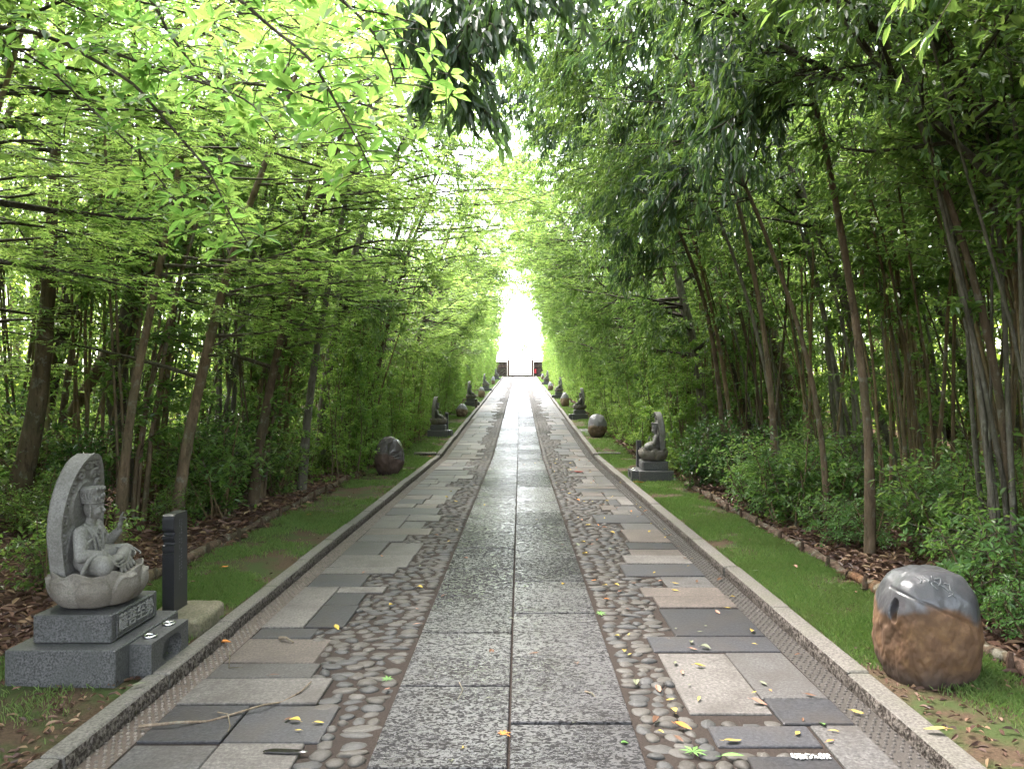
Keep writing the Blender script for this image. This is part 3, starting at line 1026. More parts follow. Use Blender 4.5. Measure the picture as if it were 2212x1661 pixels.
def lotus_mesh():
    b = MB()
    n, m = 256, 30
    th = np.linspace(0, 2 * np.pi, n, endpoint=False)
    rows = []
    u = ((th * 8 / (2 * np.pi)) % 1) - .5
    u2 = ((th * 8 / (2 * np.pi) + .5) % 1) - .5
    hout = .93 - .55 * np.abs(2 * u) ** 3.2 - .05 * np.exp(-(u / .05) ** 2)
    for k in range(m):
        h = k / (m - 1)
        base = .178 + .078 * math.sin(min(h * 1.55, 1) * math.pi / 2) ** .8 - .012 * max(h - .6, 0)
        base = base if h > .06 else base - .02 * (1 - h / .06)
        inside = np.clip((hout - h) / .035, 0, 1)
        rimline = np.exp(-((hout - h - .035) / .025) ** 2)
        r = base + .020 * inside * np.cos(u * np.pi) ** .6 + .010 * rimline - .006 * (1 - inside)
        zz = .005 + .195 * h + (.014 * np.cos(u2 * 2 * np.pi) * h ** 3)
        r = r + .010 * h ** 6 * np.cos(u2 * 2 * np.pi)
        rows.append(np.stack([r * np.cos(th), r * np.sin(th), zz], -1))
    for rr, zz in ((.97, 0), (.93, -.014), (.88, -.016), (.5, -.010), (.02, -.008)):
        q = rows[m - 1].copy()
        q[:, :2] *= rr
        q[:, 2] = np.where(rr > .95, q[:, 2], .195) + zz + (.0 if rr > .95 else .003)
        rows.append(q)
    V = np.array(rows)
    i, k = np.meshgrid(np.arange(len(V) - 1), np.arange(n), indexing='ij')
    k2 = (k + 1) % n
    b.add(V.reshape(-1, 3), np.stack([i * n + k, i * n + k2, (i + 1) * n + k2, (i + 1) * n + k], -1).reshape(-1, 4))
    b.add(V[0], [tuple(range(n - 1, -1, -1))])
    return b.mesh('lotus_throne', M['lotus'], True)

def text_mesh(body, size, extrude, vertical=False):
    cu = bpy.data.curves.new('t', 'FONT')
    cu.body = body
    cu.size = size
    cu.extrude = extrude
    cu.align_x = 'CENTER'
    cu.align_y = 'CENTER'
    o = bpy.data.objects.new('t', cu)
    col.objects.link(o)
    dg = bpy.context.evaluated_depsgraph_get()
    dg.update()
    me = bpy.data.meshes.new_from_object(o.evaluated_get(dg))
    bpy.data.objects.remove(o)
    return me

# meshes used by all statues
body_a = statue_body(0, .0032)
body_b = statue_body(1, .006)
crown_me, halo_me, lotus_me = statue_crown(), halo_mesh(), lotus_mesh()
mb = MB()
mb.box(-.29, .29, -.37, .37, -.06, .198, 0, .006)
lower_me = mb.mesh('lower_block', M['granite'])
mb = MB()
mb.box(-.21, .21, -.26, .26, .200, .350, 0, .006)
upper_me = mb.mesh('upper_block', M['granite'])
mb = MB()
px = .2115
mb.box(px, px + .004, -.20, .20, .222, .334, 0, .002)
for (y0, y1, z0, z1) in ((-.212, .212, .338, .346), (-.212, .212, .212, .220), (-.212, -.204, .220, .338), (.204, .212, .220, .338)):
    mb.box(px, px + .007, y0, y1, z0, z1, 0, .002)
panel_me = mb.mesh('inscription_panel', M['granite'])
ins_me = with_mat(text_mesh('\u85a9\u83e9\u81f3\u52e2', .098, .005), M['granite_carved'])
def holder_mesh():
    """offering block with a rounded hollow in its front face"""
    b = MB()
    x0, x1, y0, y1, z0, z1 = .292, .412, -.23, .23, -.05, .185
    b.box(x0, x1 - .071, y0 + .0008, y1 - .0008, z0 + .0008, z1 - .0008)                        # rear body
    n = 64
    a = np.linspace(0, 2 * np.pi, n, endpoint=False) + np.pi / n
    yc, zc, hy, hz = .02, (z0 + z1) / 2, (y1 - y0) / 2, (z1 - z0) / 2
    # rounded opening in the front face, wider than high
    sy = yc + np.clip(np.sign(np.cos(a)) * .050, -.05, .05) + .068 * np.cos(a)
    sz = .090 + .064 * np.sin(a)
    dy, dz = sy - yc, sz - zc
    ty = np.where(dy > 0, y1 - yc, y0 - yc) / np.where(np.abs(dy) < 1e-6, 1e-6, dy)
    tz = np.where(dz > 0, z1 - zc, z0 - zc) / np.where(np.abs(dz) < 1e-6, 1e-6, dz)
    tt = np.minimum(np.abs(ty), np.abs(tz))
    oy, oz = yc + dy * tt, zc + dz * tt
    for cy2 in (y0, y1):
        for cz2 in (z0, z1):
            q = np.argmin((oy - cy2) ** 2 + (oz - cz2) ** 2)
            oy[q], oz[q] = cy2, cz2
    O = np.stack([np.full(n, x1), oy, oz], -1)
    I = np.stack([np.full(n, x1), sy, sz], -1)
    I2 = np.stack([np.full(n, x1 - .068), sy * .97, .092 + (sz - .092) * .96], -1)
    OB = O.copy()
    OB[:, 0] = x1 - .07
    V = np.concatenate([OB, O, I, I2])
    k = np.arange(n)
    k2 = (k + 1) % n
    q = np.concatenate([np.stack([r * n + k, r * n + k2, (r + 1) * n + k2, (r + 1) * n + k], -1) for r in range(3)])
    b.add(V, q)
    b.add(I2, [tuple(range(n))])
    return b.mesh('block', M['granite'])
holder_me = holder_mesh()
def ring_mesh(y):
    b = MB()
    a = np.linspace(0, 2 * np.pi, 33)
    b.tube(np.stack([.345 + .031 * np.cos(a), y + .031 * np.sin(a), np.full(33, .191)], -1), .0075, 10)
    b.add(np.stack([.345 + .027 * np.cos(a[:-1]), y + .027 * np.sin(a[:-1]), np.full(32, .1865)], -1), [tuple(range(32))], 1)
    return b.mesh('vase_ring', [M['steel'], M['black_stone']], True)
rings = [ring_mesh(-.105), ring_mesh(.12)]

def statue_set(x, y, side, pose, where, holder_label, post=None, first=False):
    """side +1: stands left of the path and faces +X"""
    z = float(verge(x, y))
    rz = 0 if side > 0 else math.pi
    s = thing('buddha_statue', where[0], 'statue', (x, y, z + .352), rz)
    obj('lotus_throne', lotus_me, s).scale = (.94, .94, 1.0)
    f = obj('figure', body_a if pose == 0 else body_b, s)
    f.location = (-.012, 0, .186)
    f.scale = (.84, 1.0, 1.01)
    f.rotation_euler = (0, 0, R(11) * (1 if side > 0 else -1))
    c = obj('crown', crown_me, f)
    h = obj('halo', halo_me, s)
    h.location = (-.005, 0, .180)
    h.scale = (1, 1, .965)
    p = thing('stone_pedestal', where[1], 'pedestal', (x, y, z), rz)
    obj('lower_block', lower_me, p)
    u = obj('upper_block', upper_me, p)
    obj('inscription_panel', panel_me, u)
    t = obj('inscription', ins_me, u)
    t.rotation_euler = (R(90), 0, R(90))
    t.location = (.2175, 0, .278)
    k = thing('flower_holder', holder_label, 'flower holder', (x, y, z), rz)
    obj('block', holder_me, k)
    for r in rings:
        obj('vase_ring', r, k)
    return s

statue_set(-2.405, 4.36, 1, 0, ('pale seated bodhisattva with raised hand before a scroll-carved pointed halo, the largest statue',
           'two-tier dark granite pedestal with carved characters under the largest bodhisattva statue'), 'granite block with two steel rings and a dark oval hollow beside the black inscribed post')
statue_set(-2.44, 22.9, 1, 1, ('grey seated statue with pointed halo just beyond the bald dark rock on the left', 'grey granite pedestal under the statue just beyond the bald dark rock'),
           'small granite offering block in front of the pedestal just beyond the bald dark rock')
statue_set(-2.36, 37.0, 1, 0, ('pale seated stone statue standing behind the short dark bollard', 'granite pedestal standing behind the short dark bollard'), 'granite offering block beside the short dark bollard')
statue_set(-2.34, 52.4, 1, 1, ('distant pale seated statue between the third and fourth rocks of the left verge', 'distant granite pedestal between the third and fourth rocks of the left verge'),
           'distant granite offering block between the third and fourth rocks of the left verge')
statue_set(-2.36, 77.5, 1, 0, ('farthest stone statue on the left, right before the dark gate wall', 'farthest granite pedestal on the left, right before the dark gate wall'), 'farthest granite offering block on the left, before the dark gate wall')
statue_set(2.33, 13.35, -1, 1, ('greenish grey seated stone statue with pointed halo, the nearest one right of the path', 'dark two-tier granite pedestal under the nearest statue right of the path'),
           'granite offering block before the nearest pedestal right of the path')
statue_set(2.28, 29.2, -1, 0, ('pale seated statue between two brown rocks, second from the viewer on the right side', 'granite pedestal under the second statue right of the path'),
           'granite offering block of the second statue right of the path')
statue_set(2.22, 43.6, -1, 1, ('third seated statue right of the path, pale and partly hidden by a peaked brown rock', 'third granite pedestal right of the path, behind a peaked brown rock'),
           'granite offering block of the third pedestal right of the path')
statue_set(2.22, 64.0, -1, 0, ('farthest tiny pale statue right of the path near the red box', 'farthest granite pedestal right of the path near the red box'), 'farthest granite offering block right of the path near the red box')

# black inscribed posts
def post_mesh(w, d, h):
    b = MB()
    prof = [(0, 0), (0, .60), (.006, .605), (.006, .625), (0, .632), (0, .68), (.016, .69), (.020, .715), (.004, .745), (0, .76), (0, .78), (.018, .79), (.022, .81), (.004, .84), (0, .86), (0, .95), (.008, .985), (.028, 1.0)]
    # profile of the near and far narrow sides; front and back faces stay flat
    V = []
    for o, t in prof:
        o *= 1.0
        V.append([(-d, -w + o, t * h), (d, -w + o, t * h), (d, w, t * h), (-d, w, t * h)])
    V = np.array(V)
    n = len(V)
    i, k = np.meshgrid(np.arange(n - 1), np.arange(4), indexing='ij')
    k2 = (k + 1) % 4
    b.add(V.reshape(-1, 3), np.stack([i * 4 + k, i * 4 + k2, (i + 1) * 4 + k2, (i + 1) * 4 + k], -1).reshape(-1, 4))
    b.add(V[-1], [(0, 1, 2, 3)])
    return b
def engraving(w, h, x):
    """two columns of small worn characters, too worn to read"""
    b = MB()
    r = np.random.default_rng(5)
    for cx, z0, z1 in ((.012, .32, .92), (-.018, .30, .55), (-.018, .62, .93)):
        z = z1 * h
        while z > z0 * h:
            if r.random() < .85:
                for _ in range(4):
                    y, zz = cx + r.uniform(-.006, .006), z + r.uniform(-.006, .006)
                    ww, hh = (r.uniform(.003, .006), .0008) if r.random() < .6 else (.0008, r.uniform(.003, .006))
                    b.box(x, x + .0006, y - ww, y + ww, zz - hh, zz + hh)
            z -= .021
    return b.mesh('engraving', M['engraving'])
def rough_block(sx, sy, sz, seed, mat):
    t = MB()
    t.sphere((0, 0, 0), 1, 40, 24)
    v = t.v[0]
    v[:] = np.sign(v) * np.abs(v) ** .45
    v /= np.maximum(np.abs(v).max(1, keepdims=True), 1) ** .5
    v *= np.array([sx, sy, sz])
    v += (unit(v) * (fbm(v, 9, seed, 3) * .018)[:, None]).astype(np.float32)
    v[:, 2] = np.minimum(v[:, 2], sz * .9 + fbm(v, 14, seed + 2, 2) * .006)
    return t.mesh('stone', mat, True)
t = thing('inscribed_post', 'black polished stone post with notched top and faint white engraving beside the largest statue', 'stone post', (-2.285, 5.06, .165))
post_mesh(.10, .038, .635).build('pillar', M['black_stone'], t)
obj('engraving', engraving(.10, .635, .0385), t)
base = obj('base_stone', rough_block(.20, .27, .10, 3, M['rough_stone']))
base.location = (-2.22, 5.05, .075)
tag(base, 'rough mossy stone slab carrying the black inscribed post near the largest statue', 'base stone')
for (x, y, s, lab) in ((1.86 + .31, 13.95, -1, 'dark inscribed post standing behind the nearest statue right of the path'), (-2.27, 23.75, 1, 'small dark inscribed post behind the statue past the bald dark rock')):
    t = thing('inscribed_post', lab, 'stone post', (x, y, float(verge(x, y))), 0 if s > 0 else math.pi)
    post_mesh(.075, .04, .66).build('pillar', M['black_stone'], t)
    obj('engraving', engraving(.075, .66, .0405), t)

# rocks: rough brown bodies with a polished grey cap
def rock_mat(name, cap_c, body_a_, body_b_, zc, amp, sc=3.0, low=(.035, .026, .022), tilt=0.0, cap_rough=0.33):
    m, nt, b = new_mat(name)
    v = objvec(nt)
    sp = nd(nt, 'ShaderNodeSeparateXYZ')
    nt.links.new(v, sp.inputs[0])
    n1 = noise(nt, sc, 3, 0.55, v)
    edge = math_n(nt, 'ADD', math_n(nt, 'ADD', sp.outputs[2], math_n(nt, 'MULTIPLY', sp.outputs[0], tilt)), math_n(nt, 'MULTIPLY', math_n(nt, 'SUBTRACT', n1, .5), amp))
    f = math_n(nt, 'MULTIPLY', math_n(nt, 'SUBTRACT', edge, zc), 26, True)
    n2 = noise(nt, 11, 6, 0.68, v)
    body = ramp(nt, n2, [(0.30, [k * .72 for k in body_a_]), (0.48, body_a_), (0.68, body_b_)])
    n3 = noise(nt, 4.2, 4, 0.6, v)
    body = mix(nt, ramp(nt, n3, [(0.42, 0.0), (0.62, .75)]), body, [k * .62 for k in body_a_])
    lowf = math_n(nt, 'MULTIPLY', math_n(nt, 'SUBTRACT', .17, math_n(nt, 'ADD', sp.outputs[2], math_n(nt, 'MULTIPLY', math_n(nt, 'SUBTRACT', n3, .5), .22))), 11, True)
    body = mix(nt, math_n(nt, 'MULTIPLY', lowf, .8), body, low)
    n4 = noise(nt, 160, 2, .6, v)
    cap = mix(nt, 0.5, cap_c, ramp(nt, n4, [(0.3, [k * .6 for k in cap_c]), (0.7, [k * 1.35 for k in cap_c])]))
    cap = mix(nt, math_n(nt, 'MULTIPLY', ramp(nt, n3, [(0.45, 0.0), (0.7, 1.0)]), .4), cap, (.085, .066, .07))
    c = mix(nt, f, body, cap)
    nt.links.new(c, b.inputs['Base Color'])
    nt.links.new(ramp(nt, f, [(0, .8), (1, cap_rough)]), b.inputs['Roughness'])
    b.inputs['Specular IOR Level'].default_value = 0.5
    bump(nt, b, mix(nt, f, n2, 0.5), 0.3, 0.008)
    return m
def rock_mesh(rx, ry, h, seed, power=2.4, top=1.0, lump=.05, flat=0.12, carve=None, mat=None, sub=6, peak=0.0):
    bm = bmesh.new()
    bmesh.ops.create_icosphere(bm, subdivisions=sub, radius=1)
    me = bpy.data.meshes.new('stone')
    bm.to_mesh(me)
    bm.free()
    v = np.empty(len(me.vertices) * 3, np.float32)
    me.vertices.foreach_get('co', v)
    v = v.reshape(-1, 3).astype(float)
    g = (np.abs(v) ** power).sum(1) ** (-1 / power)
    d = v * g[:, None]
    lo = d[:, 2] < 0
    s = 1 - peak * np.clip(d[:, 2], 0, 1) ** 1.5
    p = np.stack([d[:, 0] * rx * s, d[:, 1] * ry * s, d[:, 2] * h * .5], -1)
    # narrow a little towards the foot
    k = np.where(lo, 1 - .16 * d[:, 2] ** 2, 1.0)
    p[:, :2] *= k[:, None]
    rough = np.clip((.35 * h - p[:, 2]) / (.3 * h), .25, 1)
    p += unit(p) * ((fbm(d, 1.3, seed, 3) * lump + fbm(d, 5, seed + 9, 3) * .010 * rough)[:, None])
    p[:, 2] = np.maximum(p[:, 2], -h * (.5 - flat))
    p[:, 2] += h * (.5 - flat)
    if carve is not None:
        p = carve(p)
    me.vertices.foreach_set('co', p.astype(np.float32).ravel())
    me.polygons.foreach_set('use_smooth', np.ones(len(me.polygons), bool))
    me.materials.append(mat)
    me.update()
    return me
def dent(p, c, a, r, depth):
    """hollow of half axes r around c, pushed along a"""
    q = (p - np.array(c)) / np.array(r)
    w = np.clip(1 - (q ** 2).sum(1), 0, 1) ** .7
    return p + np.array(a)[None] * (w * depth)[:, None]
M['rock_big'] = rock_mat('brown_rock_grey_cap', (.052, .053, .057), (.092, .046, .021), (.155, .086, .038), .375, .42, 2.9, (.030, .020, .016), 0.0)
def carve_big(p):
    p = dent(p, (-.195, -.10, .42), (.75, .5, -.1), (.055, .035, .075), .075)
    # incised line running across the cap
    t = (p[:, 0] + .20) / .36
    zl = .530 - .155 * t
    m_ = (t > -.05) & (t < 1.0) & (p[:, 1] < 0)
    w = np.where(m_, np.exp(-((p[:, 2] - zl) / .006) ** 2), 0)
    return p - unit(p - np.array([0, 0, .3])) * (w * .010)[:, None]
big_me = rock_mesh(.238, .235, .70, 5, 2.9, lump=.018, flat=.10, carve=carve_big, mat=M['rock_big'], sub=7)
t = thing('cap_rock', 'large rounded brown boulder with grey carved cap and a hollow, nearest on the right verge', 'boulder', (2.215, 4.17, .010), 0)
big = obj('stone', big_me, t)
def carved_strokes():
    """faint raised strokes of worn carved characters on the cap"""
    dg = bpy.context.evaluated_depsgraph_get()
    dg.update()
    from mathutils.bvhtree import BVHTree
    bvh = BVHTree.FromPolygons([v.co for v in big_me.vertices], [tuple(p.vertices) for p in big_me.polygons])
    b = MB()
    st = [[(-.10, .585), (-.085, .565), (-.10, .55)], [(-.075, .575), (-.055, .56)], [(-.065, .59), (-.06, .555)], [(-.03, .585), (-.05, .54), (-.03, .515)], [(-.02, .57), (.01, .575), (.0, .545), (-.015, .535)],
          [(-.03, .555), (.005, .53)], [(.02, .545), (.045, .54), (.035, .51), (.045, .495)], [(.01, .53), (.025, .505)], [(.03, .49), (.05, .475)], [(.02, .475), (.045, .49)]]
    for s in st:
        pts = []
        for x, z in s:
            hit = bvh.ray_cast(Vector((x, -1.2, z + .35)), Vector((0, 1, -.30)).normalized())
            if hit[0] is not None:
                pts.append(hit[0])
        if len(pts) > 1:
            bend(b, [tuple(q) for q in pts], .0042, 6)
    return b.mesh('carved_characters', M['rock_strokes'], True)
M['rock_strokes'] = stone_mat('worn_cap_carving', [(0.3, (.07, .075, .08)), (0.7, (.12, .125, .13))], 160, .6, .3, .2, .002, .3, 6, (.06, .055, .055))
obj('carved_characters', carved_strokes(), t)

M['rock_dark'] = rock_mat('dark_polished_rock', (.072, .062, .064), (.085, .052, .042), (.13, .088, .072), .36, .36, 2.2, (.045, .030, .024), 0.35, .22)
def carve_dark(p):
    for (x, z, w) in ((.10, .40, .08), (.16, .445, .06), (.155, .36, .07)):
        q = np.exp(-((p[:, 2] - z - .12 * (p[:, 0] - x)) / .010) ** 2) * np.exp(-((p[:, 0] - x) / w) ** 4) * (p[:, 1] < 0)
        p = p - unit(p - np.array([0, 0, .3])) * (q * .028)[:, None]
    return dent(p, (-.02, -.20, .40), (0, 1, 0), (.07, .12, .16), .035)
t = thing('cap_rock', 'dark brown egg-shaped boulder with shiny bald top and cut slits, left of the path', 'boulder', (-2.44, 14.25, .03))
obj('stone', rock_mesh(.262, .25, .78, 12, 2.35, lump=.03, flat=.06, carve=carve_dark, mat=M['rock_dark'], peak=.12, sub=6), t)
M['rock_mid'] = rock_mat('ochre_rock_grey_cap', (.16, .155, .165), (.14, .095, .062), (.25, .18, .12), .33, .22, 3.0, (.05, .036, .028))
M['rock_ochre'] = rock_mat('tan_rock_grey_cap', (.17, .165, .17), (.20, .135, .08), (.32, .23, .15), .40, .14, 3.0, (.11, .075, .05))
for (x, y, rx, ry, h, sd, pk, mt, lab) in (
        (2.30, 22.75, .285, .26, .68, 21, .18, 'rock_mid', 'rounded boulder with pale grey dome and brown foot by the grey gravel on the right'),
        (2.14, 36.3, .215, .21, .68, 33, .42, 'rock_ochre', 'peaked tan boulder standing before the third statue right of the path'),
        (2.12, 53.0, .19, .18, .62, 34, .45, 'rock_mid', 'narrow dark peaked boulder far up the right verge'),
        (2.30, 77.4, .15, .15, .6, 36, .2, 'rock_mid', 'tiny dark boulder by the gate on the right verge'),
        (-2.28, 29.9, .225, .21, .56, 41, .25, 'rock_mid', 'pale leaning egg-shaped boulder with dark split foot, second rock on the left verge'),
        (-2.22, 44.0, .19, .19, .62, 42, .2, 'rock_ochre', 'tan boulder with grey top, beyond the short dark bollard'),
        (-2.24, 64.0, .17, .16, .70, 43, .3, 'rock_mid', 'narrow distant boulder before the farthest statue on the left')):
    t = thing('cap_rock', lab, 'boulder', (x, y, float(verge(x, y)) - .02), 0)
    obj('stone', rock_mesh(rx, ry, h * 1.1, sd, 2.4, lump=.03, flat=.07, mat=M[mt], sub=5, peak=pk), t)
# dark bollard
t = thing('bollard', 'short dark round bollard with a flat cap on the left verge', 'bollard', (-2.02, 35.3, float(verge(-2.02, 35.3))))
mb = MB()
mb.tube([(0, 0, -.05), (0, 0, .02), (0, 0, .36), (0, 0, .38)], [.066, .062, .060, .056], 20)
mb.build('shaft', plain('brown_bollard_paint', (.05, .036, .034), .5), t, True)
mb = MB()
mb.tube([(0, 0, .38), (0, 0, .385), (0, 0, .41), (0, 0, .42)], [.066, .068, .066, .05], 20)
mb.build('cap', plain('dark_bollard_cap', (.03, .025, .026), .4), t, True)
# gravel patch by the rock on the right
mb = MB()
n = 900
p = np.stack([rng.uniform(1.95, 2.5, n), rng.uniform(23.2, 25.2, n), np.zeros(n)], -1)
p[:, 2] = verge(p[:, 0], p[:, 1]) + .012
sv, sf = unit_sphere(6, 4)
V = sv[None] * rng.uniform(.012, .028, (n, 1, 1)) * np.array([1, 1, .6]) + p[:, None]
off = (np.arange(n) * len(sv))[:, None, None]
mb.add(V.reshape(-1, 3), (sf[0][None] + off).reshape(-1, sf[0].shape[1]))
for f in sf[1:]:
    ff = (f[None] + off).reshape(-1, f.shape[1])
    mb.f.append(ff)
    mb.m.append(np.zeros(len(ff), np.int32))
kind(mb.build('gravel', plain('pale_gravel', (.30, .28, .27), .8)), 'stuff', 'patch of pale grey gravel between kerb and the domed boulder')

# logs edging the lawn, held by stakes
M['log'] = bark_mat('weathered_log', (.035, .022, .016), (.085, .052, .036), (.16, .11, .08), 22)
M['log_red'] = bark_mat('rotten_red_log', (.05, .023, .012), (.115, .058, .030), (.18, .11, .066), 22)
def log_edge(x0, x1, y0, y1, lab, grp, red=False, seed=0, stakes=3):
    t = thing('log_edging', lab, 'log edging', (x0, y0, float(verge(x0, y0))), 0, grp)
    r = np.random.default_rng(seed)
    n = 14
    s = np.linspace(0, 1, n)
    pts = np.stack([(x1 - x0) * s, (y1 - y0) * s, .034 + .008 * np.sin(s * 7 + seed) + (verge(x0 + (x1 - x0) * s, y0 + (y1 - y0) * s) - float(verge(x0, y0)))], -1)
    mb = MB()
    mb.tube(pts, .047 + .008 * np.sin(s * 9 + seed) + r.normal(0, .003, n), 14)
    v = mb.v[0]
    v += (unit(v - v.mean(0)) * 0 + np.stack([fbm(v + seed, 7, 3, 3)] * 3, -1) * .012).astype(np.float32)
    mb.build('log', M['log_red' if red else 'log'], t, True)
    for k in range(stakes):
        q = (k + .5) / stakes
        sx = .060 if x0 < 0 else -.060
        c = pts[int(q * (n - 1))]
        mb = MB()
        mb.tube([(c[0] + sx, c[1], -.1), (c[0] + sx, c[1] + .004, c[2] + .05), (c[0] + sx * .95, c[1], c[2] + .085)], [.020, .019, .013], 7)
        mb.build('stake', M['log'], t, False)
for i, (y0, y1, red, lab) in enumerate(((1.6, 3.2, False, 'dark wet log lying behind the large grey-capped boulder'), (4.65, 6.3, True, 'crumbling reddish log edging the right lawn just past the large boulder'),
                                         (6.34, 8.3, False, 'long brown staked log edging the right lawn midway to the nearest right statue'), (8.35, 10.3, False, 'brown staked log edging the right lawn, second before the nearest right statue'),
                                         (10.35, 12.5, False, 'dark staked log edging the right lawn just before the nearest right statue'))):
    log_edge(2.74, 2.735, y0, y1, lab, 'logs edging the right lawn', red, i + 2, 3)
log_edge(2.735, 2.75, 3.24, 4.6, 'split dark log half hidden behind the large boulder', 'logs edging the right lawn', False, 9, 2)
for i, (y0, y1, lab) in enumerate(((5.9, 7.6, 'brown split log edging the left lawn beyond the black inscribed post'), (7.65, 9.9, 'long straight log edging the left lawn below the thicket'),
                                   (9.95, 12.1, 'dark log edging the left lawn, next before the bald dark rock'), (12.15, 14.0, 'dark log edging the left lawn beside the bald dark rock'))):
    log_edge(-3.0, -3.0, y0, y1, lab, 'logs edging the left lawn', False, i + 20, 3)

# gate at the end of the path
M['gate_wood'] = bark_mat('dark_red_gate_wood', (.022, .014, .013), (.038, .024, .022), (.06, .040, .036), 6)
M['gate_post'] = bark_mat('reddish_gate_post', (.06, .034, .028), (.095, .055, .046), (.13, .080, .066), 6)
zg = float(G(END))
for (x0, x1, lab) in ((-4.6, -1.50, 'dark red-brown board wall left of the gate opening'), (1.62, 4.6, 'dark red-brown board wall right of the gate opening, behind the red box')):
    t = thing('timber_wall', lab, 'wall', ((x0 + x1) / 2, END + .6, zg), 0, None, (1, 1, .74))
    w = (x1 - x0) / 2
    mb = MB()
    n = 11
    for k in range(n):
        mb.box(-w + 2 * w * k / n + .006, -w + 2 * w * (k + 1) / n - .006, -.05 + .004 * (k % 2), .05, .12, 1.62)
    mb.box(-w + .02, w - .02, .052, .09, .10, 2.3)
    mb.build('board_panel', M['gate_wood'], t)
    for z0, z1, nm in ((1.62, 1.78, 'middle_rail'), (2.30, 2.46, 'top_rail'), (.0, .12, 'bottom_rail')):
        mb = MB()
        mb.box(-w, w, -.075, .095, z0, z1, 0, .008)
        mb.build(nm, M['gate_post'] if nm == 'middle_rail' else M['gate_wood'], t)
    mb = MB()
    mb.box(-w + .01, w - .01, -.03, .05, 1.78, 2.30)
    mb.build('upper_panel', M['gate_wood'], t)
g = thing('gate', 'open gate of two reddish posts and a dark threshold beam ending the path', 'gate', (.06, END + .6, zg))
for x in (-1.42, 1.42):
    mb = MB()
    mb.box(x - .125, x + .125, -.14, .14, .0, 2.05, 0, .012)
    p_ = mb.build('post', M['gate_post'], g)
    mb = MB()
    mb.box(x - .16, x + .16, -.175, .175, -.04, .10, 0, .015)
    mb.build('base_stone', M['kerb'], p_)
mb = MB()
mb.box(-1.295, 1.295, -.09, .09, .06, .26, 0, .01)
mb.build('threshold_beam', M['gate_wood'], g)
mb = MB()
mb.box(-4.7, 4.7, END - .0, END + 1.3, zg - .3, zg + .045, 0, .015)
kind(mb.build('stone_pavement', M['kerb']))
t = thing('fire_box', 'small bright red metal box hanging on the dark wall by the gate', 'red box', (1.83, END + .50, zg + .42))
M['red'] = plain('red_paint', (.50, .030, .040), .4)
mb = MB()
mb.box(-.11, .11, -.03, .045, 0, .50, 0, .012)
mb.build('case', M['red'], t)
mb = MB()
mb.box(-.085, .085, -.036, -.0305, .04, .46, 0, .004)
d_ = mb.build('door', M['red'], t)
mb = MB()
mb.box(.05, .065, -.05, -.0365, .22, .30, 0, .003)
mb.build('handle', M['steel'], d_)
mb = MB()
mb.box(.62, 1.35, 86.5, 87.3, -.02, .016, 0, .006)
lift(mb)
dc = mb.build('drain_cover', plain('dark_cast_iron', (.03, .03, .032), .5))
tag(dc, 'dark rectangular drain cover lying in the paving before the gate', 'drain cover')
# ------------------------------------------------------------------ trees, shrubs, hedges
def curve_pts(a, d, L, n, droop, r, wob=.06):
    """a gently bending shoot from a along d"""
    t = np.linspace(0, 1, n)[:, None]
    d = unit(np.asarray(d, float))
    k = r.normal(0, wob, (1, 3)) * L
    return a + d * L * t + np.array([[0, 0, -droop]]) * L * t ** 2 + k * np.sin(t * np.pi)
def rot_about(d, ang, az, r=None):
    d = unit(np.asarray(d, float))
    ref = np.array([0, 0, 1.0]) if abs(d[2]) < .9 else np.array([1.0, 0, 0])
    u = unit(np.cross(d, ref))
    w = np.cross(d, u)
    return d * math.cos(ang) + (u * math.cos(az) + w * math.sin(az)) * math.sin(ang)

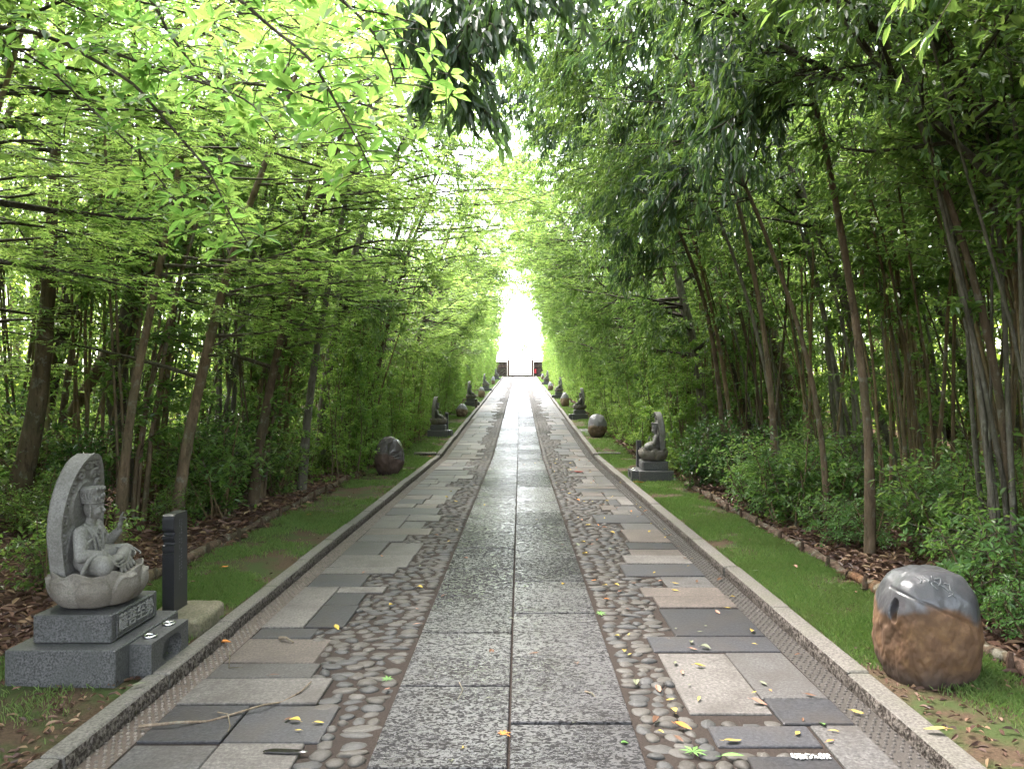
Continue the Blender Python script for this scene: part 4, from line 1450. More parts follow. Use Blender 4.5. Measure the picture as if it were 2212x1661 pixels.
class Leafer:
    """gathers leaves along twigs, then writes them into one crown mesh"""
    def __init__(self):
        self.p, self.d, self.n, self.l = [], [], [], []
    def spray(self, pts, k, L, r, spread=.9, droop=.3, flat=.0, face_up=1.0, jit=.02):
        t = r.uniform(.12, 1.03, k)
        seg = np.linspace(0, 1, len(pts))
        p = np.stack([np.interp(t, seg, pts[:, i]) for i in range(3)], -1) + r.normal(0, jit, (k, 3))
        ax = unit(pts[-1] - pts[0])
        az = r.uniform(0, 6.28, k)
        ref = np.array([0, 0, 1.0]) if abs(ax[2]) < .9 else np.array([1.0, 0, 0])
        u = unit(np.cross(ax, ref))
        w = np.cross(u, ax)
        if flat:
            az = np.where(r.random(k) < .5, 0, np.pi) + r.normal(0, .5, k) * (1 - flat)
        sp = r.uniform(.4, 1.1, k)[:, None] * spread
        d = ax * np.cos(sp) + (u * np.cos(az)[:, None] + w * np.sin(az)[:, None]) * np.sin(sp)
        d[:, 2] -= droop * r.uniform(.3, 1.4, k)
        n = np.stack([r.normal(0, .5, k), r.normal(0, .5, k), np.full(k, face_up)], -1)
        self.p.append(p)
        self.d.append(unit(d))
        self.n.append(unit(n))
        self.l.append(L * r.uniform(.6, 1.2, k))
    def arrays(self):
        return np.concatenate(self.p), np.concatenate(self.d), np.concatenate(self.n), np.concatenate(self.l)
    def whorl(self, c, ax, k, L, r, tilt=1.2, droop=.15):
        """leaves radiating from the end of a shoot"""
        ax = unit(np.asarray(ax, float))
        ref = np.array([0, 0, 1.0]) if abs(ax[2]) < .9 else np.array([1.0, 0, 0])
        u = unit(np.cross(ax, ref))
        w = np.cross(u, ax)
        az = np.arange(k) * 6.283 / k + r.uniform(0, 6.28) + r.normal(0, .2, k)
        tl = tilt + r.normal(0, .18, k)
        d = ax * np.cos(tl)[:, None] + (u * np.cos(az)[:, None] + w * np.sin(az)[:, None]) * np.sin(tl)[:, None]
        d[:, 2] -= droop
        self.p.append(np.repeat(np.asarray(c, float)[None], k, 0) + d * .012)
        self.d.append(unit(d))
        self.n.append(unit(ax[None] + r.normal(0, .15, (k, 3)) + np.array([0, 0, .2])))
        self.l.append(L * r.uniform(.65, 1.15, k))

def clear_of_path(pw, mode):
    """true where a twig at distance |x| (from the path axis) and height h is allowed"""
    ax, h = pw
    if mode == 'arch':
        lim = np.interp(h, [0, 2.0, 3.0, 4.0, 5.0, 5.6, 5.8], [2.75, 2.4, 1.7, 1.05, .35, 0, -2.5])
    elif mode == 'bridge':
        lim = np.interp(h, [0, 2.0, 3.0, 4.0, 4.6, 4.8], [2.75, 2.4, 1.7, .9, .2, -3])
    elif mode == 'open':
        lim = np.interp(h, [0, 2.0, 3.5, 5, 8, 12], [2.7, 2.4, 2.05, 1.9, 1.6, .7])
    else:
        return ax > -99
    return ax > lim

def grow(seed, trunk, radii, D=3.4, mode='arch', t0=.35, nb=20, bl=(1.2, 2.6), up=(0, .6), bias=.7, twigs=13, tl=(.3, .65), k=20, L=.095, wr=.27,
         droop=.45, ddroop=.12, spread=.9, flat=0.0, kind_='lens', lobes=5, face_up=1.0, bsides=5, twig_r=.004, fork=None, clip_y=None, base_h=0.0):
    """trunk MB, crown MB in local coordinates; the path axis lies at local x = D"""
    r = np.random.default_rng(seed)
    trunk = np.asarray(trunk, float)
    radii = np.asarray(radii, float)
    n = len(trunk)
    seg = np.linspace(0, 1, n)
    fine = np.linspace(0, 1, n * 3)
    tp = np.stack([np.interp(fine, seg, trunk[:, i]) for i in range(3)], -1)
    for _ in range(4):
        tp[1:-1] = (tp[:-2] + 2 * tp[1:-1] + tp[2:]) / 4
    tr = np.interp(fine, seg, radii)
    tm, cm, lf = MB(), MB(), Leafer()
    tr_r = tr * (1 + r.normal(0, .03, len(tr)))
    tm.tube(tp, tr_r, 10)
    stems = [(tp, tr, t0)]
    for f in (fork or []):
        f = np.asarray(f, float)
        q = f[:, :3]
        ff = np.linspace(0, 1, len(q) * 3)
        s2 = np.linspace(0, 1, len(q))
        q2 = np.stack([np.interp(ff, s2, q[:, i]) for i in range(3)], -1)
        for _ in range(3):
            q2[1:-1] = (q2[:-2] + 2 * q2[1:-1] + q2[2:]) / 4
        fr = np.interp(ff, s2, f[:, 3])
        tm.tube(q2, fr, 8)
        stems.append((q2, fr, .35))
    for si, (sp_, sr, st0) in enumerate(stems):
        cnt = nb if si == 0 else max(4, nb // 2)
        for i in range(cnt):
            t = r.uniform(st0, .99)
            ff = np.linspace(0, 1, len(sp_))
            a = np.array([np.interp(t, ff, sp_[:, j]) for j in range(3)])
            rad = np.interp(t, ff, sr)
            az = r.uniform(-math.pi, math.pi)
            d = np.array([math.cos(az) + bias * r.uniform(0, 1.5), math.sin(az), r.uniform(*up)])
            Lb = r.uniform(*bl) * (1.15 - .45 * t)
            bp = curve_pts(a, d, Lb, 6, ddroop, r)
            if not clear_of_path((D - bp[-1, 0], bp[-1, 2] + base_h), mode):
                # shorten instead of crossing into the open lane
                for c in (.75, .5, .3):
                    if clear_of_path((D - (a + (bp[-1] - a) * c)[0], (a + (bp[-1] - a) * c)[2] + base_h), mode):
                        bp = a + (bp - a) * c
                        break
                else:
                    continue
            br = min(rad * .6, .011 * Lb + .006)
            cm.tube(bp, np.linspace(br, .004, 6), bsides, 1, False)
            for m_ in range(twigs):
                s = r.uniform(.22, 1.0)
                q = np.array([np.interp(s, np.linspace(0, 1, 6), bp[:, j]) for j in range(3)])
                td = rot_about(bp[-1] - bp[0], r.uniform(.35, 1.1), r.uniform(0, 6.28))
                if flat:
                    td[2] *= (1 - flat)
                tw = curve_pts(q, td, r.uniform(*tl), 4, droop * .5, r)
                if not clear_of_path((D - tw[-1, 0], tw[-1, 2] + base_h), mode):
                    continue
                cm.tube(tw, np.linspace(twig_r, .0015, 4), 3, 1, False)
                kk = max(3, int(k * r.uniform(.7, 1.3)))
                if kind_ == 'whorl':
                    for e in (.45, .75, 1.0):
                        c = np.array([np.interp(e, np.linspace(0, 1, 4), tw[:, j]) for j in range(3)])
                        lf.whorl(c, tw[-1] - tw[-2] + np.array([0, 0, .15]), max(4, kk // 3), L, r, 1.25, droop * .5)
                else:
                    lf.spray(tw, kk, L, r, spread, droop, flat, face_up)
    p, d, nn, l = lf.arrays()
    if kind_ == 'palm':
        nn = unit(nn + np.array([0, 0, .8]))
        cm.palmate(p, d, nn, l, lobes)
    else:
        cm.leaves(p, d, nn, l, l * wr * r.uniform(.8, 1.2, len(l)))
    return tm, cm

def lean_trunk(seed, H, lean, r0, wob=.12, lean_y=0.0, n=8, curve=1.5):
    r = np.random.default_rng(seed)
    t = np.linspace(0, 1, n)
    x = lean * H * t ** curve + np.cumsum(r.normal(0, wob, n)) * t * .5
    y = lean_y * H * t + np.cumsum(r.normal(0, wob, n)) * t * .5
    x[0] = y[0] = 0
    pts = np.stack([x, y, H * t - .12 * (t == 0)], -1)
    return pts, r0 * (1 - .78 * t) * (1 + .35 * np.exp(-t * 22))

def tree_obj(name, label, cat, loc, rz, group, tm, cm, bark, leaf, scale=None):
    t = thing(name, label, cat, loc, rz, group, scale)
    tm.build('trunk', M[bark], t, True)
    cm.build('crown', [M[leaf], M['twig']], t)
    return t

# prototypes: (species, mode) -> list of (trunk mesh, crown mesh)
PROTO = {}
def proto(key, n, fn, bark, leaf):
    out = []
    for i in range(n):
        tm, cm = fn(i)
        out.append((tm.mesh('trunk', M[bark[i % len(bark)]], True), cm.mesh('crown', [M[leaf], M['twig']])))
    PROTO[key] = out
def place(key, i, name, label, cat, x, y, rz, group, s=1.0, dz=0.0, parts=('trunk', 'crown')):
    tm, cm = PROTO[key][i % len(PROTO[key])]
    sc = (s, s, s * float(rng.uniform(.94, 1.08)))
    t = thing(name, label, cat, (x, y, float(verge(x, y)) - .02 + dz), rz, group, sc)
    obj(parts[0], tm, t)
    obj(parts[1], cm, t)
    return t

def ever(i, mode):
    r = np.random.default_rng(100 + i)
    H = r.uniform(7.4, 9.4)
    pts, rad = lean_trunk(200 + i, H, r.uniform(.22, .42), r.uniform(.07, .11) if i < 40 else r.uniform(.03, .05), .16, 0, 8, 1.9)
    return grow(300 + i, pts, rad, 3.5, mode, .22 if i < 60 else .5, 32, (1.3, 3.5), (-.1, .5), .9, 14, (.3, .7), 22, .11, .28, .55, .16)
proto('ever_arch', 5, lambda i: ever(i, 'arch'), ['bark', 'bark_dark', 'bark_grey'], 'leaf_dark')
proto('ever_slim', 4, lambda i: ever(i + 40, 'arch'), ['bark', 'bark_grey', 'stem'], 'leaf_dark')
proto('ever_high', 4, lambda i: ever(i + 60, 'arch'), ['bark', 'bark_grey', 'stem'], 'leaf_dark')
proto('ever_open', 3, lambda i: ever(i + 20, 'open'), ['bark', 'bark_grey'], 'leaf_mid')
def maple(i, mode):
    r = np.random.default_rng(400 + i)
    H = r.uniform(5.5, 7.5)
    pts, rad = lean_trunk(420 + i, H, r.uniform(.14, .30), r.uniform(.06, .09))
    return grow(440 + i, pts, rad, 3.5, mode, .28, 26, (1.3, 3.0), (-.05, .35), .9, 13, (.35, .7), 15, .062, .27, .10, .05, 1.0, .75, 'palm', 5, 1.6)
proto('maple_arch', 4, lambda i: maple(i, 'arch'), ['bark', 'bark_grey'], 'leaf_maple')
def bridge(i):
    pts, rad = lean_trunk(460 + i, 6.4, .30, .07, .14, 0, 8, 1.8)
    return grow(470 + i, pts, rad, 3.3, 'bridge', .45, 28, (2.0, 3.9), (-.05, .35), 1.7, 13, (.4, .8), 15, .066, .27, .12, .06, 1.0, .75, 'palm', 5, 1.6)
proto('maple_bridge', 4, bridge, ['bark', 'bark_grey'], 'leaf_maple')
proto('maple_open', 3, lambda i: maple(i + 20, 'open'), ['bark'], 'leaf_maple')
def clump(i, lo=.12):
    """several thin stems rising from one root, sparsely leaved"""
    r = np.random.default_rng(500 + i)
    T, C, lf = MB(), MB(), Leafer()
    for s in range(int(r.integers(5, 9))):
        H = r.uniform(4.0, 7.0)
        pts, rad = lean_trunk(520 + i * 20 + s, H, r.uniform(-.05, .30), r.uniform(.014, .032), .10, r.normal(0, .10), 9)
        pts[:, :2] += r.normal(0, .16, 2)
        T.tube(pts, rad * .8 + .003, 6)
        for b in range(18):
            t = r.uniform(lo, .98)
            a = np.array([np.interp(t, np.linspace(0, 1, 9), pts[:, j]) for j in range(3)])
            az = r.uniform(0, 6.28)
            bp = curve_pts(a, (math.cos(az) + .3, math.sin(az), r.uniform(.1, .9)), r.uniform(.3, 1.0), 4, .2, r)
            if not clear_of_path((3.3 - bp[-1, 0], bp[-1, 2]), 'arch'):
                continue
            C.tube(bp, np.linspace(.005, .0018, 4), 3, 1, False)
            lf.spray(bp, int(r.integers(20, 44)), .088, r, 1.0, .35)
    p, d, n_, l = lf.arrays()
    C.leaves(p, d, n_, l, l * .42)
    return T, C
proto('clump_bare', 6, lambda i: clump(i + 8, .50), ['stem', 'bark', 'stem', 'bark_grey'], 'leaf_mid')
proto('clump', 6, clump, ['stem', 'stem', 'bark_grey', 'bark'], 'leaf_mid')
def hedge_plant(i):
    """dense upright bush: many thin stems, leaves thickest on the outside"""
    r = np.random.default_rng(600 + i)
    T, C, lf = MB(), MB(), Leafer()
    for s in range(16):
        x, y = r.uniform(-.45, .35), r.uniform(-.75, .75)
        H = r.uniform(1.5, 2.9)
        pts = curve_pts(np.array([x, y, -.05]), (r.normal(.06, .10), r.normal(0, .12), 1), H, 6, .0, r, .05)
        T.tube(pts, np.linspace(.010, .003, 6), 5)
        for b in range(15):
            t = r.uniform(.06, 1.0)
            a = np.array([np.interp(t, np.linspace(0, 1, 6), pts[:, j]) for j in range(3)])
            az = r.uniform(0, 6.28)
            bp = curve_pts(a, (math.cos(az) + .35, math.sin(az), r.uniform(.0, .8)), r.uniform(.18, .45), 3, .15, r)
            bp[:, 0] = np.minimum(bp[:, 0], .55 + .12 * math.sin(bp[-1, 2] * 3 + bp[-1, 1] * 4))
            C.tube(bp, [.0035, .0025, .0015], 3, 1, False)
            lf.spray(bp, int(r.integers(24, 42)), .060, r, 1.0, .15)
    p, d, n_, l = lf.arrays()
    C.leaves(p, d, n_, l, l * .44)
    return T, C
proto('hedge', 4, hedge_plant, ['stem', 'bark'], 'leaf_hedge')
def shrub(i, H=1.3, W=.7, L=.062, k=(10, 18), stems=13, wr=.45, whorl=False):
    r = np.random.default_rng(700 + i)
    T, C, lf = MB(), MB(), Leafer()
    for s in range(stems):
        az = r.uniform(0, 6.28)
        sl = r.uniform(.1, 1.0)
        pts = curve_pts(np.array([r.normal(0, .06), r.normal(0, .06), -.05]), (math.cos(az) * sl * W / H, math.sin(az) * sl * W / H, 1), H * r.uniform(.6, 1.1), 5, .15, r, .08)
        T.tube(pts, np.linspace(.010, .003, 5), 5)
        for b in range(13):
            t = r.uniform(.12, 1.0)
            a = np.array([np.interp(t, np.linspace(0, 1, 5), pts[:, j]) for j in range(3)])
            z2 = r.uniform(0, 6.28)
            bp = curve_pts(a, (math.cos(z2), math.sin(z2), r.uniform(.1, .9)), r.uniform(.12, .40) * W / .7, 3, .15, r)
            C.tube(bp, [.003, .002, .0015], 3, 1, False)
            if whorl:
                lf.whorl(bp[-1], bp[-1] - bp[-2] + np.array([0, 0, .1]), int(r.integers(5, 8)), L, r, 1.2, .12)
                lf.whorl(bp[1], bp[-1] - bp[-2] + np.array([0, 0, .1]), int(r.integers(3, 6)), L * .8, r, 1.2, .12)
            else:
                lf.spray(bp, int(r.integers(*k)), L, r, 1.0, .2)
    p, d, n_, l = lf.arrays()
    C.leaves(p, d, n_, l, l * wr)
    return T, C
proto('camellia', 3, lambda i: shrub(i, 1.5, .75, .068, (10, 18), 14, .46), ['bark'], 'leaf_camellia')
proto('low', 4, lambda i: shrub(20 + i, .75, .65, .048, (7, 12), 11, .42, True), ['stem'], 'leaf_low')
proto('low_dark', 2, lambda i: shrub(40 + i, .95, .7, .055, (8, 14), 12, .42, False), ['stem'], 'leaf_mid')
# ------------------------------------------------------------------ the wood along the path
def hero(pts, z, label, bark, leaf='leaf_dark', seed=0, group=None, cat='tree', zend=None, fork=None, top=8.0, species='lens', name='leaning_tree', t0=.45, nb=16, L=.10, k=18, **kw):
    """a tree whose trunk follows measured points (x, y, width in photo pixels) at depth z"""
    zend = z if zend is None else zend
    n = len(pts)
    W = np.array([P(p[0], p[1], z + (zend - z) * i / max(n - 1, 1)) for i, p in enumerate(pts)])
    rad = np.array([p[2] * (z + (zend - z) * i / max(n - 1, 1)) / 1650 / 2 for i, p in enumerate(pts)])
    # root it in the ground
    d = W[0] - W[1]
    g = float(verge(W[0, 0], W[0, 1]))
    if W[0, 2] > g - .05:
        s = (W[0, 2] - g + .15) / max(-d[2], .05)
        foot = W[0] + d * s * np.array([.6, 1, 1])
        W = np.concatenate([[foot], W])
        rad = np.concatenate([[rad[0] * 1.25], rad])
    d = unit(W[-1] - W[-3])
    while W[-1, 2] < top:
        d = unit(d + np.array([0, 0, .12]))
        W = np.concatenate([W, [W[-1] + d * .9]])
        rad = np.concatenate([rad, [max(rad[-1] * .84, .012)]])
    base = W[0].copy()
    base[2] = g
    s = 1 if base[0] < 0 else -1
    loc = (W - base) * np.array([s, s, 1])
    fk = []
    for f in (fork or []):
        q = np.array([P(a, b, zz) for a, b, zz, w in f])
        r_ = np.array([w * zz / 1650 / 2 for a, b, zz, w in f])
        fk.append(np.concatenate([(q - base) * np.array([s, s, 1]), r_[:, None]], 1))
    args = dict(D=abs(base[0]), mode='arch', t0=t0, nb=nb, k=k, L=L, fork=fk, base_h=g, bl=(1.0, 2.3))
    if species == 'palm':
        args.update(kind_='palm', L=.062, droop=.1, flat=.75, face_up=1.6, k=13, up=(-.05, .35))
    args.update(kw)
    tm, cm = grow(900 + seed, loc, rad, **args)
    return tree_obj(name, label, cat, tuple(base), 0 if s > 0 else math.pi, group, tm, cm, bark, leaf)

# left of the path
hero([(22, 1128, 62), (48, 1030, 46), (72, 930, 40), (92, 800, 34), (104, 640, 28), (112, 480, 22)], 8.6, 'thick reddish trunk rising at the far left behind the largest statue', 'bark', seed=1)
hero([(98, 1012, 30), (122, 955, 28), (180, 850, 26), (233, 759, 24), (290, 660, 20), (340, 560, 16)], 12.5, 'slanting brown trunk leaning right between the two thick dark trunks on the left', 'bark', seed=2)
hero([(282, 1092, 40), (262, 960, 38), (246, 850, 37), (256, 773, 36), (291, 628, 38), (312, 518, 40), (346, 382, 30), (364, 255, 24), (380, 100, 18)], 10.0,
     'thickest dark trunk on the left, forking high up, right of the largest statue', 'bark_dark', 'leaf_mid', 3,
     fork=[[(322, 500, 10, 26), (380, 420, 10.2, 24), (440, 364, 10.4, 22), (510, 284, 10.6, 20), (583, 204, 10.8, 17), (656, 106, 11, 13), (700, -30, 11, 9)]])
hero([(70, 1090, 40), (92, 900, 36), (131, 700, 36), (182, 583, 36), (233, 491, 34), (269, 364, 28), (276, 250, 22), (290, 100, 16)], 10.6, 'dark bent trunk with a cut fork, left of the thickest dark trunk', 'bark_dark', 'leaf_dark', 4,
     fork=[[(176, 590, 10.6, 26), (158, 530, 10.6, 20), (150, 470, 10.6, 14), (160, 400, 10.6, 8)]])
hero([(604, 985, 32), (619, 900, 30), (641, 809, 30), (666, 664, 28), (692, 555, 25), (730, 430, 20), (790, 300, 15)], 16.0, 'tall brown trunk leaning right over the hedge, midway along the left side', 'bark', 'leaf_mid', 5)
hero([(505, 985, 20), (524, 922, 19), (568, 810, 18), (612, 730, 16), (660, 620, 13), (700, 520, 10)], 15.0, 'slim brown trunk just left of the tall brown leaning trunk', 'bark_grey', 'leaf_mid', 6)
hero([(395, 985, 11), (420, 860, 10), (450, 700, 9), (500, 540, 8), (520, 400, 7)], 13.0, 'thin straight greenish trunk between the thick dark fork and the slim brown trunk', 'stem', 'leaf_mid', 7, L=.085)
hero([(100, 1040, 12), (101, 900, 11), (103, 700, 10), (108, 500, 9), (112, 300, 8)], 9.4, 'thin pale upright trunk in front of the dark bent trunk on the left', 'bark_pale', 'leaf_mid', 8, L=.085, nb=10)
# right of the path
hero([(2012, 1030, 33), (1987, 892, 31), (1971, 788, 31), (1950, 643, 30), (1942, 539, 29), (1925, 400, 25), (1900, 250, 20), (1880, 100, 15)], 13.0, 'pale yellowish trunk with smooth bark, the lightest trunk on the right', 'bark_pale', seed=9)
hero([(2108, 1015, 44), (2050, 913, 38), (1987, 809, 36), (1933, 718, 34), (1900, 622, 32), (1867, 539, 30), (1827, 419, 27), (1791, 346, 25), (1762, 309, 23), (1690, 200, 18), (1600, 90, 14)], 14.2,
     'dark trunk leaning left across the pale yellowish trunk', 'bark_dark', seed=10)
hero([(1738, 960, 32), (1720, 880, 30), (1684, 784, 30), (1650, 684, 28), (1617, 560, 25), (1590, 440, 20), (1550, 300, 15)], 16.0, 'reddish brown trunk with a fork leaning left, midway along the right side', 'bark', seed=11,
     fork=[[(1700, 800, 16, 20), (1680, 740, 16.2, 18), (1640, 640, 16.3, 15), (1622, 540, 16.4, 12), (1600, 400, 16.5, 8)]])
hero([(1960, 1085, 20), (1930, 990, 19), (1896, 892, 18), (1854, 705, 17), (1808, 601, 16), (1779, 518, 15), (1732, 426, 13), (1690, 330, 11)], 10.2, 'slim grey trunk leaning left in front of the pale yellowish trunk', 'bark_grey', seed=12, nb=12)
hero([(2182, 1055, 25), (2150, 960, 24), (2120, 884, 23), (2083, 788, 22), (2025, 664, 20), (1990, 540, 17), (1960, 400, 13)], 11.5, 'smooth grey trunk leaning left at the right edge behind the undergrowth', 'bark_grey', seed=13, nb=12)
hero([(2122, 960, 22), (2116, 872, 21), (2100, 684, 20), (2095, 518, 19), (2084, 450, 17), (2078, 364, 15), (2060, 200, 12)], 14.8, 'straight dark trunk on the right between two grey leaning ones', 'bark_dark', seed=14, nb=12)
hero([(2560, 1180, 58), (2420, 800, 46), (2300, 560, 40), (2209, 419, 37), (2150, 300, 36), (2089, 200, 35), (2034, 102, 34), (1991, 18, 33), (1930, -120, 28), (1850, -280, 22)], 6.4,
     'thick dark trunk arching left across the upper right corner', 'bark_dark', seed=15, t0=.62, nb=14, top=6.0)
hero([(2620, 1150, 30), (2420, 700, 24), (2209, 437, 19), (2120, 360, 18), (2034, 284, 17), (1943, 178, 16), (1852, 91, 15), (1809, 11, 14), (1740, -120, 11)], 5.7,
     'pale grey slender trunk arching left below the thick dark one in the upper right corner', 'bark_grey', seed=16, t0=.5, nb=12, top=4.5, L=.10)
hero([(2500, 1000, 24), (2300, 520, 18), (2180, 370, 15), (2075, 287, 13), (1970, 238, 13), (1870, 189, 12), (1780, 148, 12), (1689, 102, 11), (1543, 7, 9), (1450, -70, 7)], 6.2,
     'thin dark bough slanting left through the upper right leaves', 'bark_dark', seed=17, t0=.5, nb=14, top=4.5, L=.10)
hero([(2205, 900, 30), (2190, 600, 28), (2180, 300, 26), (2170, 100, 24), (2165, -60, 22)], 10.5, 'upright grey-brown trunk at the right edge, behind the arching trunks', 'bark_grey', seed=18, nb=10)
hero([(1560, 960, 14), (1500, 800, 14), (1440, 680, 13), (1390, 600, 12), (1340, 540, 11), (1280, 480, 9)], 19.0, 'dark slender trunk arching far over the path from the right', 'bark_dark', seed=19, nb=14)
hero([(1640, 985, 13), (1600, 850, 12), (1560, 720, 12), (1500, 600, 11), (1430, 500, 9)], 15.5, 'thin dark trunk bending left, beside the one that arches over the path', 'bark_dark', seed=20, nb=12)
# bright maples whose boughs reach in from the left
for i, (x, y, h, s, lab) in enumerate(((-4.3, 5.2, 5.8, 41, 'bright green maple spreading flat sprays in the upper left, the nearest one'), (-5.6, 6.6, 6.2, 44, 'light green maple behind the thick dark trunks on the left'), (-6.2, 10.2, 7.0, 45, 'tall light green maple deep in the left thicket'), (-4.9, 13.4, 7.0, 46, 'light green maple above the start of the left hedge'), (-4.0, 7.6, 6.5, 42, 'bright green maple behind the nearest maple on the left'),
                                       (-3.7, 10.8, 6.6, 43, 'light green maple over the left lawn, near the bald dark rock'))):
    pts, rad = lean_trunk(s, h, .22, .05)
    tm, cm = grow(s, pts, rad, abs(x), 'arch', .38, 30, (1.2, 2.6), (-.12, .30), 1.0, 13, (.35, .7), 15, .066, .27, .10, .05, 1.0, .75, 'palm', 5, 1.7)
    tree_obj('maple_tree', lab, 'tree', (x, y, float(verge(x, y))), 0, 'bright maples on the left', tm, cm, 'bark', 'leaf_maple')

# rows of canopy trees
for side in (-1, 1):
    sn = 'left' if side < 0 else 'right'
    y = -5.0
    i = 0
    while y < 88:
        far = y > 48
        for row, (xx, jx) in enumerate(((3.55, .25), (6.2, .7))):
            if row == 1 and i % 2:
                continue
            mp = rng.random() < ((.62 if side < 0 else .16) if not far else .5)
            if y < 14 and (side > 0 or y < 6):
                mp = False
            if side < 0 and row == 0 and 3.2 < y < 7:
                continue
            key = ('maple' if mp else 'ever') + ('_open' if far else '_arch')
            if -6 < y < 14 and not mp:
                key = 'ever_high'
            if y < 14 and (side > 0 or y < 6):
                mp = False
            x = side * (xx + rng.uniform(-jx, jx))
            yy = y + rng.uniform(-.5, .5)
            rz = (0 if side < 0 else math.pi) + rng.uniform(-.22, .22)
            lab = {'maple': 'light green maple in the row of trees lining the %s of the path', 'ever': 'slender evergreen tree with narrow leaves in the row lining the %s of the path'}[key.split('_')[0]] % sn
            place(key, int(rng.integers(0, 9)), 'maple_tree' if mp else 'evergreen_tree', lab, 'tree', x, yy, rz, ('maples' if mp else 'evergreen trees') + ' lining the %s of the path' % sn, float(rng.uniform(.9, 1.12)))
        y += 2.15 if y < 50 else 2.9
        i += 1
for i, (y, side) in enumerate(((16.4, -1), (20.4, 1), (22.4, -1), (25.6, 1), (28.0, -1), (31.5, 1), (34.5, -1), (38.0, 1))):
    place('maple_bridge', i, 'maple_tree', 'bright maple whose flat boughs reach across above the path from the %s' % ('left' if side < 0 else 'right'), 'tree', side * 3.3, y, (0 if side < 0 else math.pi) + rng.uniform(-.2, .2),
          'maples arching over the path from the %s' % ('left' if side < 0 else 'right'), float(rng.uniform(.95, 1.1)))
# thickets of thin stems
for side, cnt in ((-1, 118), (1, 124)):
    sn = 'left' if side < 0 else 'right'
    for i in range(cnt):
        y = 2.2 + 34 * (i / cnt) ** 1.3 + rng.uniform(-.4, .4)
        x = side * (3.5 + 6.0 * rng.random() ** 1.1)
        if side < 0 and y < 9.3 and -y * .72 - .6 < x and rng.random() < .8:
            x = -y * .72 - rng.uniform(.8, 3.5)
        place('clump' if y > 13.5 or (rng.random() < (.8 if abs(x) > 5.5 else .55 if side < 0 else .3)) else 'clump_bare', int(rng.integers(0, 6)), 'thin_stemmed_tree', 'clump of thin pale stems with small leaves in the thicket %s of the path' % sn, 'tree', x, y, (0 if side < 0 else math.pi) + rng.uniform(-.5, .5),
              'thin-stemmed trees of the %s thicket' % sn, float(rng.uniform(.85, 1.2)), 0, ('stem', 'crown'))
# hedges along the lawns
for side, y0 in ((-1, 13.6), (1, 14.6)):
    sn = 'left' if side < 0 else 'right'
    y = y0
    while y < 89:
        s = float(rng.uniform(.85, 1.12)) * (1.0 if y < 50 else 1.1)
        place('hedge', int(rng.integers(0, 4)), 'hedge_bush', 'upright small-leaved bush in the hedge lining the %s lawn' % sn, 'bush', side * (3.28 if side < 0 else 3.2) + rng.uniform(-.08, .08), y, 0 if side < 0 else math.pi,
              'hedge bushes along the %s lawn' % sn, s, 0, ('stem', 'foliage'))
        y += 1.22 if y < 45 else 1.6
# undergrowth
for i in range(54):
    y = 3.4 + 11 * rng.random()
    x = 3.05 + 3.4 * rng.random() ** 1.3
    place('low', int(rng.integers(0, 4)), 'low_shrub', 'low bright green shrub with leaf whorls in the undergrowth right of the path', 'shrub', x, y, rng.uniform(0, 6), 'low shrubs of the right undergrowth', float(rng.uniform(.6, 1.45)), 0, ('stem', 'foliage'))
for i in range(36):
    y = 3.6 + 12 * rng.random()
    x = 3.1 + 3.0 * rng.random()
    place('low_dark', int(rng.integers(0, 2)), 'low_shrub', 'low dark green shrub in the undergrowth right of the path', 'shrub', x, y, rng.uniform(0, 6), 'dark low shrubs of the right undergrowth', float(rng.uniform(.8, 1.4)), 0, ('stem', 'foliage'))
for i in range(40):
    y = 5.5 + 9 * rng.random()
    x = -3.4 - 5.0 * rng.random()
    place('low_dark', int(rng.integers(0, 2)), 'low_shrub', 'low dark green shrub in the undergrowth left of the path', 'shrub', x, y, rng.uniform(0, 6), 'dark low shrubs of the left undergrowth', float(rng.uniform(.7, 1.6)), 0, ('stem', 'foliage'))
for i, (px_, py_, s, lab) in enumerate(((455, 1085, 1.0, 'rounded dark camellia bush left of the lawn, before the thin greenish trunk'), (545, 1060, 1.05, 'dark glossy bush beside the rounded camellia, nearer the hedge'), (690, 1010, 1.0, 'dark bush at the start of the left hedge'),
                                        (60, 1000, 1.3, 'dark glossy bush behind the largest statue at the left edge'), (210, 1010, 1.15, 'dark glossy bush behind the halo of the largest statue'), (1500, 1050, .8, 'small dark bush behind the nearest statue right of the path'),
                                        (1600, 1060, .9, 'dark bush at the start of the right hedge'))):
    z = 1650 * 1.5 / (py_ - 846)
    p = P(px_, py_, z)
    place('camellia', i, 'camellia_bush', lab, 'bush', p[0], p[1], i * 1.3, None, s, 0, ('stem', 'foliage'))
for i, (x, y, s) in enumerate(((-5.4, 6.2, 1.1), (-5.0, 8.6, .85), (-6.6, 9.5, 1.2), (-4.9, 12.2, 1.1))):
    place('camellia', i, 'camellia_bush', 'dark glossy-leaved camellia bush among the trunks on the left', 'bush', x, y, i * 1.7, 'camellia bushes among the left trunks', s, 0, ('stem', 'foliage'))

